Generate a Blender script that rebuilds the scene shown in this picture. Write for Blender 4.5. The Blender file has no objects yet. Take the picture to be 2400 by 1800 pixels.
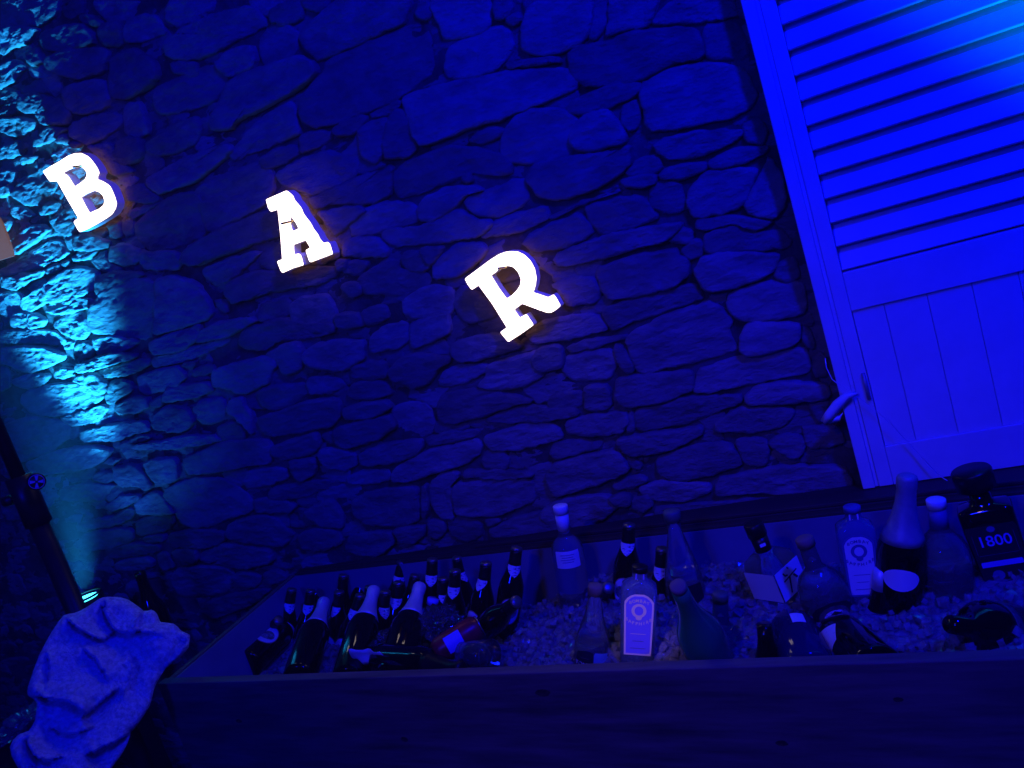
import bpy, bmesh, math, random
import numpy as np
from mathutils import Vector, Matrix, noise
from mathutils.geometry import delaunay_2d_cdt
sc = bpy.context.scene
COL = sc.collection
rnd = random.Random(7)

# ------------------------------------------------------------------ camera
F = 1900.0
CAM = Vector((0.0, 0.0, 1.55))
_r = Vector((4050, -970, -1900)).normalized()          # along the wall, in camera axes (x right, y down, z forward)
_d = Vector((0.319, 1.0, 0.170)); _d = (_d - _d.dot(_r) * _r).normalized()
_n = _r.cross(_d)
CX = Vector((_r.x, _n.x, -_d.x)); CY = Vector((_r.y, _n.y, -_d.y)); CZ = Vector((_r.z, _n.z, -_d.z))
cam = bpy.data.cameras.new('camera'); camo = bpy.data.objects.new('camera', cam); COL.objects.link(camo)
cam.sensor_width = 36; cam.lens = 36 * F / 2400.0; cam.clip_start = 0.05; cam.clip_end = 100
M = Matrix((CX, -CY, -CZ)).transposed().to_4x4(); M.translation = CAM
camo.matrix_world = M
sc.camera = camo

def ray(u, v):
    return CX * ((u - 1200) / F) + CY * ((v - 900) / F) + CZ
def onY(u, v, Y):
    d = ray(u, v); return CAM + d * ((Y - CAM.y) / d.y)
def onZ(u, v, Z):
    d = ray(u, v); return CAM + d * ((Z - CAM.z) / d.z)
def onPl(u, v, p, n):
    d = ray(u, v); return CAM + d * ((p - CAM).dot(n) / d.dot(n))
def proj(P):
    q = P - CAM; z = q.dot(CZ)
    return 1200 + F * q.dot(CX) / z, 900 + F * q.dot(CY) / z

# ------------------------------------------------------------------ world, lights, exposure
w = bpy.data.worlds.new('World'); sc.world = w; w.use_nodes = True
bg = w.node_tree.nodes['Background']
bg.inputs[0].default_value = (0.008, 0.014, 0.60, 1); bg.inputs[1].default_value = 0.07
sc.view_settings.view_transform = 'Standard'; sc.view_settings.look = 'None'
sc.view_settings.exposure = 0; sc.view_settings.gamma = 1; sc.view_settings.use_curve_mapping = False
sc.cycles.use_denoising = True
sc.cycles.max_bounces = 8; sc.cycles.diffuse_bounces = 3; sc.cycles.transmission_bounces = 8
sc.cycles.sample_clamp_indirect = 4.0
sc.cycles.caustics_reflective = False; sc.cycles.caustics_refractive = False

def spot(name, loc, target, power, color, angle, blend, size):
    l = bpy.data.lights.new(name, 'SPOT'); o = bpy.data.objects.new(name, l); COL.objects.link(o)
    l.energy = power; l.color = color; l.spot_size = math.radians(angle); l.spot_blend = blend; l.shadow_soft_size = size
    o.location = loc
    o.rotation_euler = (Vector(target) - Vector(loc)).to_track_quat('-Z', 'Y').to_euler()
    return o
# LED wash from the right, over the shutter and the wall
spot('stage_wash_light', (0.85, 0.40, 2.85), (-0.15, 1.85, 1.70), 300, (0.0, 0.001, 1.0), 105, 0.9, 0.09)
# weaker wash from behind the camera
spot('room_wash_light', (-0.9, -2.2, 2.9), (-1.0, 1.6, 1.3), 265, (0.002, 0.008, 1.0), 80, 0.8, 0.25)
# warm spill of the room bulbs
spot('room_bulb_light', (-0.55, -0.7, 2.6), (-0.50, 1.45, 0.80), 6.0, (1.0, 0.46, 0.28), 42, 1.0, 0.04)
# added warm fill spot, out of view, that brightens the front gin label
spot('gin_fill_light', (-0.35, -0.35, 2.45), onZ(1492, 1455, 0.80), 36, (1.0, 0.60, 0.58), 5.5, 1.0, 0.02)
# cyan uplights
LAMP = onY(203, 1412, 1.66)
spot('uplight_beam_left', LAMP + Vector((0.02, 0, 0.03)), Vector((-2.31, 1.9, 2.28)), 950, (0.012, 0.36, 1.0), 38, 1.0, 0.04).data.specular_factor = 0.1
spot('uplight_spill_left', LAMP + Vector((0.02, -0.02, 0.03)), onY(240, 600, 1.9), 13, (0.010, 0.15, 1.0), 100, 1.0, 0.03)
spot('uplight_beam_right', (0.80, 1.30, 0.98), (0.52, 1.84, 1.95), 170, (0.0, 0.25, 1.0), 46, 1.0, 0.05).data.specular_factor = 0.0

# ------------------------------------------------------------------ helpers
def mat(name, col, rough=0.6, metal=0.0, trans=0.0, ior=1.45, emis=None, es=0, spec=0.5, coat=0.0, alpha=1.0):
    m = bpy.data.materials.new(name); m.use_nodes = True
    b = m.node_tree.nodes['Principled BSDF']
    b.inputs['Base Color'].default_value = (*col, 1); b.inputs['Roughness'].default_value = rough
    b.inputs['Metallic'].default_value = metal; b.inputs['Transmission Weight'].default_value = trans
    b.inputs['IOR'].default_value = ior; b.inputs['Specular IOR Level'].default_value = spec
    b.inputs['Coat Weight'].default_value = coat; b.inputs['Alpha'].default_value = alpha
    if emis: b.inputs['Emission Color'].default_value = (*emis, 1); b.inputs['Emission Strength'].default_value = es
    return m
def nd(m, t, **kw):
    n = m.node_tree.nodes.new(t)
    for k, v in kw.items():
        if k in n.inputs: n.inputs[k].default_value = v
        else: setattr(n, k, v)
    return n
def lk(m, a, b): m.node_tree.links.new(a, b)
def bsdf(m): return m.node_tree.nodes['Principled BSDF']
def vary(m, c1, c2, scale=(1, 1, 1), nscale=8, detail=8, lo=0.35, hi=0.65, coords='Object', bump=0.0, bdist=0.004, bscale=None, rrange=None, per_object=0.0):
    """two-tone noise colour and a noise bump, both fixed to the object"""
    tc = nd(m, 'ShaderNodeTexCoord'); mp = nd(m, 'ShaderNodeMapping'); mp.inputs['Scale'].default_value = scale
    if per_object:
        oi = nd(m, 'ShaderNodeObjectInfo'); vm = nd(m, 'ShaderNodeVectorMath', operation='MULTIPLY_ADD')
        cb = nd(m, 'ShaderNodeCombineXYZ'); lk(m, oi.outputs['Random'], cb.inputs[0]); lk(m, oi.outputs['Random'], cb.inputs[2])
        vm.inputs[1].default_value = (37, 37, 37); lk(m, cb.outputs[0], vm.inputs[0]); lk(m, tc.outputs[coords], vm.inputs[2])
        lk(m, vm.outputs[0], mp.inputs[0])
    else: lk(m, tc.outputs[coords], mp.inputs[0])
    n = nd(m, 'ShaderNodeTexNoise'); n.inputs['Scale'].default_value = nscale; n.inputs['Detail'].default_value = detail; n.inputs['Roughness'].default_value = 0.65
    lk(m, mp.outputs[0], n.inputs['Vector'])
    cr = nd(m, 'ShaderNodeValToRGB'); cr.color_ramp.elements[0].position = lo; cr.color_ramp.elements[1].position = hi
    cr.color_ramp.elements[0].color = (*c1, 1); cr.color_ramp.elements[1].color = (*c2, 1)
    lk(m, n.outputs[0], cr.inputs[0]); out = cr.outputs[0]
    if per_object:
        hv = nd(m, 'ShaderNodeHueSaturation'); mr = nd(m, 'ShaderNodeMapRange')
        mr.inputs['To Min'].default_value = 1 - per_object; mr.inputs['To Max'].default_value = 1 + per_object
        lk(m, oi.outputs['Random'], mr.inputs[0]); lk(m, mr.outputs[0], hv.inputs['Value']); lk(m, out, hv.inputs['Color']); out = hv.outputs[0]
    lk(m, out, bsdf(m).inputs['Base Color'])
    if rrange:
        mr2 = nd(m, 'ShaderNodeMapRange'); mr2.inputs['To Min'].default_value = rrange[0]; mr2.inputs['To Max'].default_value = rrange[1]
        lk(m, n.outputs[0], mr2.inputs[0]); lk(m, mr2.outputs[0], bsdf(m).inputs['Roughness'])
    if bump:
        nb = nd(m, 'ShaderNodeTexNoise'); nb.inputs['Scale'].default_value = bscale or nscale * 3; nb.inputs['Detail'].default_value = 10
        nb.inputs['Roughness'].default_value = 0.62; lk(m, mp.outputs[0], nb.inputs['Vector'])
        bp = nd(m, 'ShaderNodeBump'); bp.inputs['Strength'].default_value = bump; bp.inputs['Distance'].default_value = bdist
        lk(m, nb.outputs[0], bp.inputs['Height']); lk(m, bp.outputs[0], bsdf(m).inputs['Normal'])
    return m

def obj(name, verts, faces, m, parent=None, smooth=False, loc=None, mats=None, fm=None):
    me = bpy.data.meshes.new(name); me.from_pydata([tuple(v) for v in verts], [], [tuple(f) for f in faces])
    for q in (mats or [m]): me.materials.append(q)
    if fm is not None: me.polygons.foreach_set('material_index', fm)
    if smooth: me.polygons.foreach_set('use_smooth', [True] * len(me.polygons))
    me.update()
    o = bpy.data.objects.new(name, me); COL.objects.link(o)
    if parent: o.parent = parent
    if loc is not None: o.location = loc
    return o
def thing(name, label, cat, loc=(0, 0, 0), group=None, kind=None):
    o = bpy.data.objects.new(name, None); COL.objects.link(o); o.empty_display_size = 0.05
    o.location = loc; tag(o, label, cat, group, kind); return o
def tag(o, label=None, cat=None, group=None, kind=None):
    if label: o['label'] = label
    if cat: o['category'] = cat
    if group: o['group'] = group
    if kind: o['kind'] = kind
    return o
def recalc(o):
    bm = bmesh.new(); bm.from_mesh(o.data); bmesh.ops.recalc_face_normals(bm, faces=bm.faces); bm.to_mesh(o.data); bm.free(); return o
def bevel(o, w_, seg=2):
    md = o.modifiers.new('bevel', 'BEVEL'); md.width = w_; md.segments = seg; md.limit_method = 'ANGLE'; return o
def boxv(lo, hi):
    x0, y0, z0 = lo; x1, y1, z1 = hi
    v = [(x0, y0, z0), (x1, y0, z0), (x1, y1, z0), (x0, y1, z0), (x0, y0, z1), (x1, y0, z1), (x1, y1, z1), (x0, y1, z1)]
    f = [(0, 3, 2, 1), (4, 5, 6, 7), (0, 1, 5, 4), (1, 2, 6, 5), (2, 3, 7, 6), (3, 0, 4, 7)]
    return v, f
def box(name, lo, hi, m, parent=None, bv=0.0):
    c = Vector([(a + b) / 2 for a, b in zip(lo, hi)])
    v, f = boxv(Vector(lo) - c, Vector(hi) - c)
    pl = parent.location if parent else Vector((0, 0, 0))
    o = obj(name, v, f, m, parent, loc=c - pl)
    if bv: bevel(o, bv)
    return o
def prism(name, pts, z0, z1, m, parent=None, bv=0.0):
    """vertical prism over plan points, world coordinates"""
    n = len(pts); c = Vector((sum(p[0] for p in pts) / n, sum(p[1] for p in pts) / n, 0))
    v = [(p[0] - c.x, p[1] - c.y, z0) for p in pts] + [(p[0] - c.x, p[1] - c.y, z1) for p in pts]
    f = [tuple(range(n))[::-1], tuple(range(n, 2 * n))] + [(i, (i + 1) % n, n + (i + 1) % n, n + i) for i in range(n)]
    pl = parent.location if parent else Vector((0, 0, 0))
    o = recalc(obj(name, v, f, m, parent, loc=c - pl))
    if bv: bevel(o, bv)
    return o
def tube(name, pts, r, m, parent=None, seg=8, rs=None):
    v, f = [], []
    pts = [Vector(p) for p in pts]; n = len(pts)
    up = Vector((0.13, 0.97, 0.2))
    for i, p in enumerate(pts):
        t = (pts[min(i + 1, n - 1)] - pts[max(i - 1, 0)]).normalized()
        a = t.cross(up).normalized(); b = t.cross(a)
        rr = rs[i] if rs else r
        v += [p + (a * math.cos(k * math.tau / seg) + b * math.sin(k * math.tau / seg)) * rr for k in range(seg)]
    for i in range(n - 1):
        f += [(i * seg + k, i * seg + (k + 1) % seg, (i + 1) * seg + (k + 1) % seg, (i + 1) * seg + k) for k in range(seg)]
    f += [tuple(range(seg))[::-1], tuple((n - 1) * seg + k for k in range(seg))]
    if parent:
        v = [p - parent.location for p in v]
    return recalc(obj(name, v, f, m, parent, smooth=True))
def chaikin(p, n=1):
    for _ in range(n):
        q = []
        for i in range(len(p)):
            a, b = p[i], p[(i + 1) % len(p)]
            q += [a * 0.86 + b * 0.14, a * 0.14 + b * 0.86]
        p = q
    return p
def resample(p, step, lo=14, hi=44):
    L = [(p[(i + 1) % len(p)] - p[i]).length for i in range(len(p))]; T = sum(L)
    n = max(lo, min(hi, int(T / step))); out = []; i = 0; acc = 0
    for k in range(n):
        s = T * k / n
        while acc + L[i] < s: acc += L[i]; i += 1
        out.append(p[i].lerp(p[(i + 1) % len(p)], (s - acc) / max(L[i], 1e-9)))
    return out
# stone outlines, traced region by region: (x0, y0, scale) then outlines
STONES = [
((0,0,.24108),'''
890,0,1340,0,1260,110,1180,200,1070,240,960,130
1240,190,1360,145,1500,150,1600,310,1450,370,1220,415,1185,330
1620,90,1700,-20,2060,-20,2040,100,1900,190,1740,265,1620,190
1060,600,1150,530,1300,480,1500,600,1530,740,1450,830,1200,960,1080,950,1060,800
640,850,1000,770,1060,950,1030,1040,740,1120,640,1000
470,560,700,480,1040,470,1000,700,760,760,560,720,460,640
400,300,800,230,900,330,900,430,600,500,430,480,380,400
600,50,700,10,790,0,780,120,660,180,600,130
790,170,860,150,980,200,980,260,820,230
980,250,1170,220,1180,400,1140,440,1000,430,950,350
1640,600,1900,610,1890,740,1660,700
1200,1030,1350,1000,1400,1150,1420,1290,1280,1340,1190,1270
1400,1400,1700,1200,1900,1130,1930,1260,1880,1400,1700,1480,1520,1510,1400,1460
1180,1350,1340,1330,1390,1450,1350,1550,1200,1600,1100,1500
760,1170,1050,1100,1180,1120,1150,1230,1000,1330,850,1400,700,1330,680,1230
260,520,360,470,400,560,430,600,330,635,280,590
-60,700,0,650,100,590,160,590,260,650,120,760,20,850,-60,880
-60,300,150,260,340,270,330,330,240,420,110,450,50,535,-60,480
-80,-60,200,-60,560,-60,540,120,380,240,200,250,-80,280
200,1000,210,930,330,900,500,960,480,1030,370,1080,270,1095,220,1060
200,880,300,800,380,770,460,860,470,910,330,880,220,915
-40,1110,0,1070,60,1010,170,980,190,1060,130,1100,20,1120
-60,900,20,860,150,880,180,960,60,1000,-60,1020
-40,1260,-40,1150,240,1150,330,1190,310,1250,230,1290,150,1330
330,1430,320,1380,400,1280,480,1240,650,1250,560,1310,460,1370
530,1370,620,1310,670,1360,650,1395,580,1385
660,1430,700,1385,780,1390,750,1430
-60,1460,0,1430,120,1370,240,1390,240,1430,160,1500,-40,1560
400,1050,560,950,620,980,680,1100,640,1200,420,1200,360,1120
270,660,450,640,560,740,560,880,500,930,400,760,300,760
200,1560,240,1530,330,1510,330,1540,220,1600
850,1420,1080,1400,1150,1550,1300,1659,1080,1700,950,1500
'''),
((400,0,.24108),'''
-60,400,0,330,100,280,330,180,700,60,820,70,870,150,930,250,700,350,420,490,240,580,0,570,-60,520
-190,920,-150,840,60,760,240,690,330,630,440,640,520,770,480,880,410,980,200,1050,-90,1120,-170,1040
-180,1180,60,1130,230,1100,270,1230,260,1320,100,1420,-60,1450,-150,1350
960,100,1240,-20,1280,120,1220,200,1080,230,980,210
1240,-40,1500,-40,1510,90,1420,100,1290,70
1250,350,1380,210,1560,60,1700,-50,2300,-50,2310,60,2240,230,2090,290,1850,390,1440,600,1280,450
950,240,1120,240,1230,340,1200,510,1080,570,900,640,850,500,840,380,900,300
430,620,560,500,780,440,820,570,780,660,560,750,480,690
560,800,800,680,900,660,1120,580,1240,540,1400,630,1420,700,1330,800,1150,910,900,1040,650,1160,600,1250,400,1270,380,1150,520,900
540,1500,640,1370,860,1140,1140,980,1190,1050,1240,1310,1100,1360,900,1430,700,1520,600,1560
1260,1080,1290,920,1400,780,1500,690,1500,600,1700,490,2000,370,2120,320,2300,240,2420,170,2480,190,2520,400,2530,700,2330,850,2150,980,1900,1080,1600,1200,1400,1240,1290,1180
1560,1270,1700,1170,1880,1110,1900,1170,1780,1280,1650,1320
1260,1300,1500,1270,1560,1340,1400,1430,1260,1490
860,1530,1180,1400,1240,1500,1060,1600,920,1640
'''),
((800,0,.24108),'''
920,170,880,80,900,-40,1400,-40,1440,60,1440,180,1380,300,1200,340,1000,380
730,0,830,10,860,140,800,180,710,140
1000,540,1050,440,1200,380,1300,340,1480,240,1620,280,1650,450,1590,560,1470,680,1300,740,1060,760,1000,700
1500,0,1620,-20,1650,80,1600,160,1500,180
1600,190,1720,130,1750,180,1650,240
1760,0,1900,-40,1900,100,1850,200,1780,60
590,940,850,850,1270,770,1640,690,2074,660,2280,680,2300,760,2250,880,2074,950,1850,1040,1600,1130,1300,1220,1100,1310,800,1420,720,1330,640,1130
270,1120,350,1050,540,960,560,1020,480,1090,300,1150
170,1250,430,1140,440,1300,400,1500,330,1580,240,1540,180,1400
440,1300,480,1130,540,1070,620,1110,690,1300,720,1430,640,1520,440,1540,420,1420
1230,1380,1300,1300,1450,1240,1600,1260,1520,1330,1350,1400
1540,1420,1600,1250,1700,1130,1850,1070,2100,1060,2250,1130,2340,1250,2250,1400,2180,1560,2000,1580,1640,1580,1560,1500
100,1420,150,1300,160,1400,240,1560,430,1570,380,1640,0,1700,-100,1600,0,1500
'''),
((1250,0,.28930),'''
-20,50,100,20,470,-40,470,100,430,300,340,370,160,430,20,440,-90,400,-80,200
-220,510,0,475,200,455,220,505,0,525,-200,560
640,-30,1000,-30,980,60,930,180,850,240,780,210,640,270,580,300,610,200,620,60
490,0,580,0,590,120,560,230,500,320,450,300,480,150
1020,100,1100,20,1200,-20,1600,-30,1620,80,1640,130,1430,160,1200,175,1000,200,970,180
290,440,350,370,600,340,850,260,1200,220,1340,260,1380,460,1250,490,1080,540,880,630,700,690,450,700,330,640,290,530
1400,210,1640,180,1700,330,1730,430,1680,470,1420,470,1380,300
280,850,350,790,700,680,860,670,860,760,640,850,400,930,280,920
880,700,1000,610,1200,540,1500,520,1650,540,1740,640,1800,780,1740,880,1600,950,1300,1000,1150,1040,940,1060,910,900,880,800
720,860,830,820,860,880,850,1000,780,1060,720,1000
310,1080,420,930,600,890,700,1010,750,1100,700,1160,400,1230,330,1200,290,1140
980,1170,1100,1110,1500,1060,1700,1050,1660,1120,1500,1210,1250,1280,1080,1290,1010,1230
1700,1010,1850,980,1880,1100,1850,1160,1720,1130
1420,1310,1500,1260,1700,1200,1900,1180,1850,1260,1600,1350,1450,1370
1020,1420,1080,1360,1380,1310,1390,1380,1200,1440,1050,1460
760,1390,850,1300,1000,1260,1030,1340,980,1400,800,1430
720,1450,970,1415,980,1490,850,1510,740,1510
0,1330,300,1280,700,1220,770,1170,770,1330,700,1410,500,1520,200,1620,60,1600,-60,1450
960,1520,1060,1470,1170,1490,1210,1600,1200,1700,1080,1730,960,1680,940,1600
'''),
((0,350,.24108),'''
1410,280,1700,130,2000,0,2200,-60,2250,20,2100,150,1900,300,1600,420,1560,430,1440,350
1290,810,1340,690,1600,500,1720,440,1900,420,2000,560,1990,760,1950,850,1700,950,1460,1000,1380,930
1230,380,1370,345,1540,460,1500,520,1260,500,1220,440
1250,590,1400,550,1560,500,1620,480,1300,680,1230,640
1040,740,1140,700,1180,840,1070,870,1060,780
900,800,1000,770,1030,800,970,875,930,850
1170,710,1270,700,1280,830,1200,845
1040,1060,1080,960,1180,920,1370,1000,1330,1090,1200,1130,1060,1090
870,1090,1010,990,1030,1100,1180,1160,1080,1200,960,1170
700,1050,760,1010,940,990,860,1050,730,1090
740,840,900,830,1050,900,1000,960,760,985,730,920
1380,980,1420,1010,1700,990,1760,1100,1700,1170,1400,1160,1360,1080
1760,1080,1810,960,2020,840,2150,880,2060,1060,1900,1130
940,1230,1100,1200,1350,1190,1380,1240,1130,1340,1000,1430,930,1380
220,1470,400,1340,570,1220,650,1160,780,1150,940,1180,930,1340,800,1420,600,1470,440,1490,320,1580,240,1540
480,1500,680,1440,870,1460,870,1540,560,1610,440,1580
480,690,600,600,720,560,760,680,700,830,600,820,520,760
630,870,720,840,720,990,650,960
590,520,640,470,700,550,640,600
380,590,440,540,570,510,590,590,420,640
490,460,560,380,640,460,560,490
100,440,200,300,330,230,430,130,500,170,550,320,470,510,270,550
90,550,220,570,320,640,200,700,110,640
-40,300,0,230,80,210,130,230,100,330,40,345
-40,440,0,370,90,360,80,430,0,470
130,860,300,750,400,740,480,790,300,920,160,1020,120,980
-40,660,80,680,100,720,60,800,-40,800
200,1050,500,870,600,910,640,1040,480,1110,300,1170,60,1240,-40,1190,60,1130
60,1260,330,1200,420,1170,410,1230,290,1280,170,1370,40,1330
430,1200,460,1140,560,1120,560,1170,480,1210
590,1120,650,1080,650,1140,610,1150
-60,1500,0,1400,180,1400,300,1570,200,1640,0,1620
'''),
((0,700,.24108),'''
890,100,940,20,1000,-60,1300,-200,1500,-150,1520,60,1500,200,1480,370,1380,400,1200,370,1100,340,930,340,880,240
1520,-180,1650,-210,1900,-150,2000,0,2060,120,2010,200,1800,260,1515,350,1530,150
110,150,300,140,430,200,400,280,130,280
490,260,590,190,760,130,800,180,840,340,800,390,690,390,560,310
-60,380,0,310,500,310,560,370,620,420,560,460,300,430,0,430
-60,620,0,480,200,470,460,470,600,540,610,600,500,640,400,680,260,720,60,640
110,790,250,750,430,730,470,770,400,840,220,880,100,830
-60,660,60,680,80,850,-60,930
520,760,540,700,640,680,720,690,720,730,600,780
700,460,780,430,870,430,910,500,860,560,740,590,700,530
900,390,1100,370,1340,410,1280,480,1080,530,940,550,920,470
720,650,880,590,1130,530,1320,540,1310,580,1000,660,850,710,760,720
920,710,1080,670,1300,600,1440,580,1450,640,1300,720,1200,745,1050,770,960,760
740,760,900,720,1000,800,1020,900,950,920,850,840,730,800
1050,880,1060,820,1160,800,1260,820,1260,920,1140,970,1100,1020,1030,1020,1000,960
1310,760,1500,710,1720,650,1800,760,1700,860,1500,910,1400,940,1340,900
190,960,260,900,450,850,650,830,820,840,1000,970,850,1060,650,1130,430,1150,280,1120,200,1030
600,1150,850,1090,990,1030,1030,1080,960,1180,800,1230,680,1245,600,1190
1110,1060,1280,970,1430,960,1440,1060,1300,1100,1150,1130
1460,1000,1560,960,1560,1030,1480,1060
1470,1150,1600,1060,1750,1050,1860,1130,1880,1200,1780,1290,1520,1280,1470,1220
770,1300,900,1270,1100,1220,1400,1190,1440,1290,1250,1330,1100,1380,850,1400,780,1360
1230,1390,1350,1330,1440,1330,1440,1370,1320,1400
1290,1420,1600,1380,1850,1330,2074,1330,2150,1380,2000,1420,1650,1460,1330,1460
0,1240,280,1160,560,1190,660,1250,650,1350,500,1480,170,1600,60,1480
230,1610,500,1500,880,1420,1090,1470,1000,1580,850,1650,600,1700,300,1730
1140,1430,1220,1400,1290,1450,1270,1520,1210,1570,1180,1500
1000,1600,1060,1560,1150,1570,1080,1610
1470,420,1700,330,1950,250,1900,400,1780,490,1540,545,1470,500
1740,650,1900,600,1850,670,1800,675
1860,700,2040,640,2074,700,1980,740,1870,760
1580,1000,1610,880,2000,810,2074,900,1900,960,1640,1010
1460,570,1700,530,2000,430,2230,360,2180,450,1900,570,1720,630,1480,680
'''),
((400,350,.24108),'''
1010,250,1200,130,1500,20,1700,60,1830,130,1790,260,1650,330,1400,430,1250,400,1090,340
120,1000,330,860,600,730,900,600,1040,620,1060,850,930,880,700,950,440,1050,240,1130,130,1100
220,390,600,210,840,110,980,230,985,370,900,540,700,650,400,790,350,790,300,600
1420,610,1560,590,1830,550,1900,600,1750,700,1600,840,1500,700
290,1180,340,1140,800,990,870,1010,700,1160,560,1270,420,1330,300,1230
540,1400,600,1270,850,1180,1100,1200,1350,1140,1600,1150,1620,1230,1400,1330,1000,1370,800,1450,620,1500
870,1150,880,1010,1060,900,1090,1060,1050,1170
1620,1100,1720,1080,1700,1150,1640,1170
1650,1330,1830,1290,1850,1390,1750,1440
420,1480,530,1480,540,1590,440,1540
1160,1480,1500,1410,1560,1500,1600,1640,1550,1690,1250,1740,1160,1650
'''),
((800,350,.24108),'''
500,230,600,140,800,60,1050,-20,1300,-20,1530,40,1640,130,1630,250,1450,260,1250,230,1000,320,850,400,540,490,505,400
-250,590,-310,520,-300,470,-100,380,200,260,400,200,480,160,480,330,440,460,280,530,120,520,-80,530
740,560,820,460,1050,380,1250,340,1390,400,1200,440,1100,560,900,690,760,690
1200,490,1250,450,1500,390,1680,280,1760,300,1800,470,1720,570,1500,650,1310,640,1220,560
1180,270,1260,250,1260,300,1200,310
380,820,480,770,740,750,920,710,1060,610,1160,600,1300,690,1440,680,1450,760,1300,860,1050,890,600,945,500,945,400,880
1480,700,1700,630,1980,550,2010,680,1850,750,1600,820,1400,870,1340,850,1470,770
760,970,990,950,900,1080,840,1130
590,1010,760,1000,840,1130,800,1180,640,1180,580,1100
880,1160,950,1060,1100,940,1300,910,1400,950,1380,1040,1200,1180,1050,1250,900,1260
120,610,440,520,700,530,740,710,500,760,300,820,100,860,60,700
20,930,100,870,280,860,350,880,440,960,430,1040,200,1040,20,1040
160,1250,400,1100,560,1080,540,1180,800,1200,860,1260,760,1390,560,1410,240,1410,170,1350
20,1100,200,1080,260,1110,160,1230,20,1200
580,1460,860,1330,1060,1350,1090,1480,1040,1610,720,1650,600,1600
1100,1400,1180,1340,1300,1400,1420,1500,1500,1630,1200,1690,1100,1560
'''),
((1250,350,.31340),'''
1170,300,1300,170,1660,140,1660,200,1570,400,1400,480,1200,510,1160,400
1700,200,1760,60,1850,200,1880,400,1800,510,1610,480,1590,400
380,430,600,380,790,350,860,430,930,520,800,560,520,640,440,560
110,510,300,420,640,290,650,320,420,390,300,440,140,530
-60,560,-60,480,0,440,90,420,120,520,0,580
-80,700,0,620,150,560,330,480,400,540,440,620,380,670,200,740,0,770
150,830,200,760,500,660,900,570,1130,550,1000,680,700,760,350,860,200,880
1010,680,1080,590,1170,610,1180,680,1090,700
470,930,500,880,780,800,1050,740,1080,800,1150,840,1150,940,1060,1020,800,1090,560,1120,510,1040
1110,760,1200,680,1260,700,1250,790,1160,820
1280,720,1300,630,1500,570,1640,630,1850,600,1930,700,1850,750,1500,760,1300,770
1220,940,1260,800,1500,785,1830,780,1800,900,1650,980,1450,1040,1300,1060
1240,520,1500,500,1800,540,1650,610,1500,550,1290,610,1220,590
1830,880,1940,800,1980,950,1900,990,1810,960
1450,1160,1480,1080,1750,1000,2000,1000,2030,1160,2000,1240,1700,1280,1530,1280
130,1020,250,970,430,960,490,1060,480,1130,250,1170,210,1090
520,1220,560,1170,1060,1040,1200,1010,1260,1120,1100,1180,800,1270,590,1360
60,1290,460,1230,550,1340,500,1370,200,1430,0,1460,-60,1380
700,1440,740,1370,1000,1250,1300,1150,1400,1200,1480,1290,1440,1370,1530,1500,1300,1570,1000,1630,830,1690,770,1640
1560,1380,1620,1310,1980,1300,1980,1420,1900,1480,1600,1550,1550,1480
2010,1320,2074,1380,2100,1490,2040,1470
240,1490,350,1440,690,1390,700,1420,500,1470,280,1530
600,1480,650,1470,750,1640,700,1680,640,1600
230,1560,450,1510,580,1500,620,1600,560,1720,300,1740,200,1659
40,1500,200,1470,220,1620,60,1659,-20,1600
'''),
((1300,800,.33906),'''
970,290,1000,200,1150,150,1500,70,1720,50,1760,150,1750,230,1400,280,1100,350,970,365
430,260,600,240,950,210,950,330,900,360,700,430,500,460,430,400
205,320,370,310,380,460,210,480
20,170,180,90,380,60,390,200,320,280,100,340,0,350
-50,430,0,370,180,350,180,450,0,480
1320,400,1400,310,1700,290,1870,300,1900,400,1600,430,1340,440
1790,120,1850,80,1880,230,1800,240
560,480,900,400,1290,370,1280,430,1050,520,850,580,600,630,560,580
100,540,480,490,500,560,450,640,100,650,80,600
510,510,540,490,540,630,490,630
430,680,600,650,900,610,1000,580,1020,640,900,710,650,780,520,790
1110,590,1250,480,1500,460,1660,480,1600,580,1400,630,1130,630
700,820,900,750,1190,700,1260,800,1280,860,1100,920,820,970,720,920
1250,700,1440,680,1470,760,1460,850,1330,860,1290,790
1490,700,1600,650,1690,660,1730,740,1650,810,1550,760
1760,450,1890,430,1870,500,1830,560
1710,600,1950,600,2000,700,1750,740,1750,680
0,710,150,690,330,700,300,750,140,780,0,820,-40,780
-60,940,0,850,250,790,420,750,490,830,500,900,380,950,200,1010,0,1080
510,815,590,850,580,890,520,870
400,990,600,940,640,970,540,1010,420,1040
580,1020,700,980,1050,980,1080,1050,900,1110,680,1110,610,1070
380,1080,520,1060,510,1130,420,1130
530,1110,640,1080,670,1140,600,1190,530,1160
1120,960,1400,900,1700,860,2000,870,2060,1000,1800,1050,1400,1050,1120,1070
-100,1200,0,1110,350,1060,440,1150,300,1250,0,1310
700,1150,1050,1120,1500,1090,1900,1070,2090,1085,1800,1115,1300,1170,900,1230,700,1230
'''),
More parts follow.
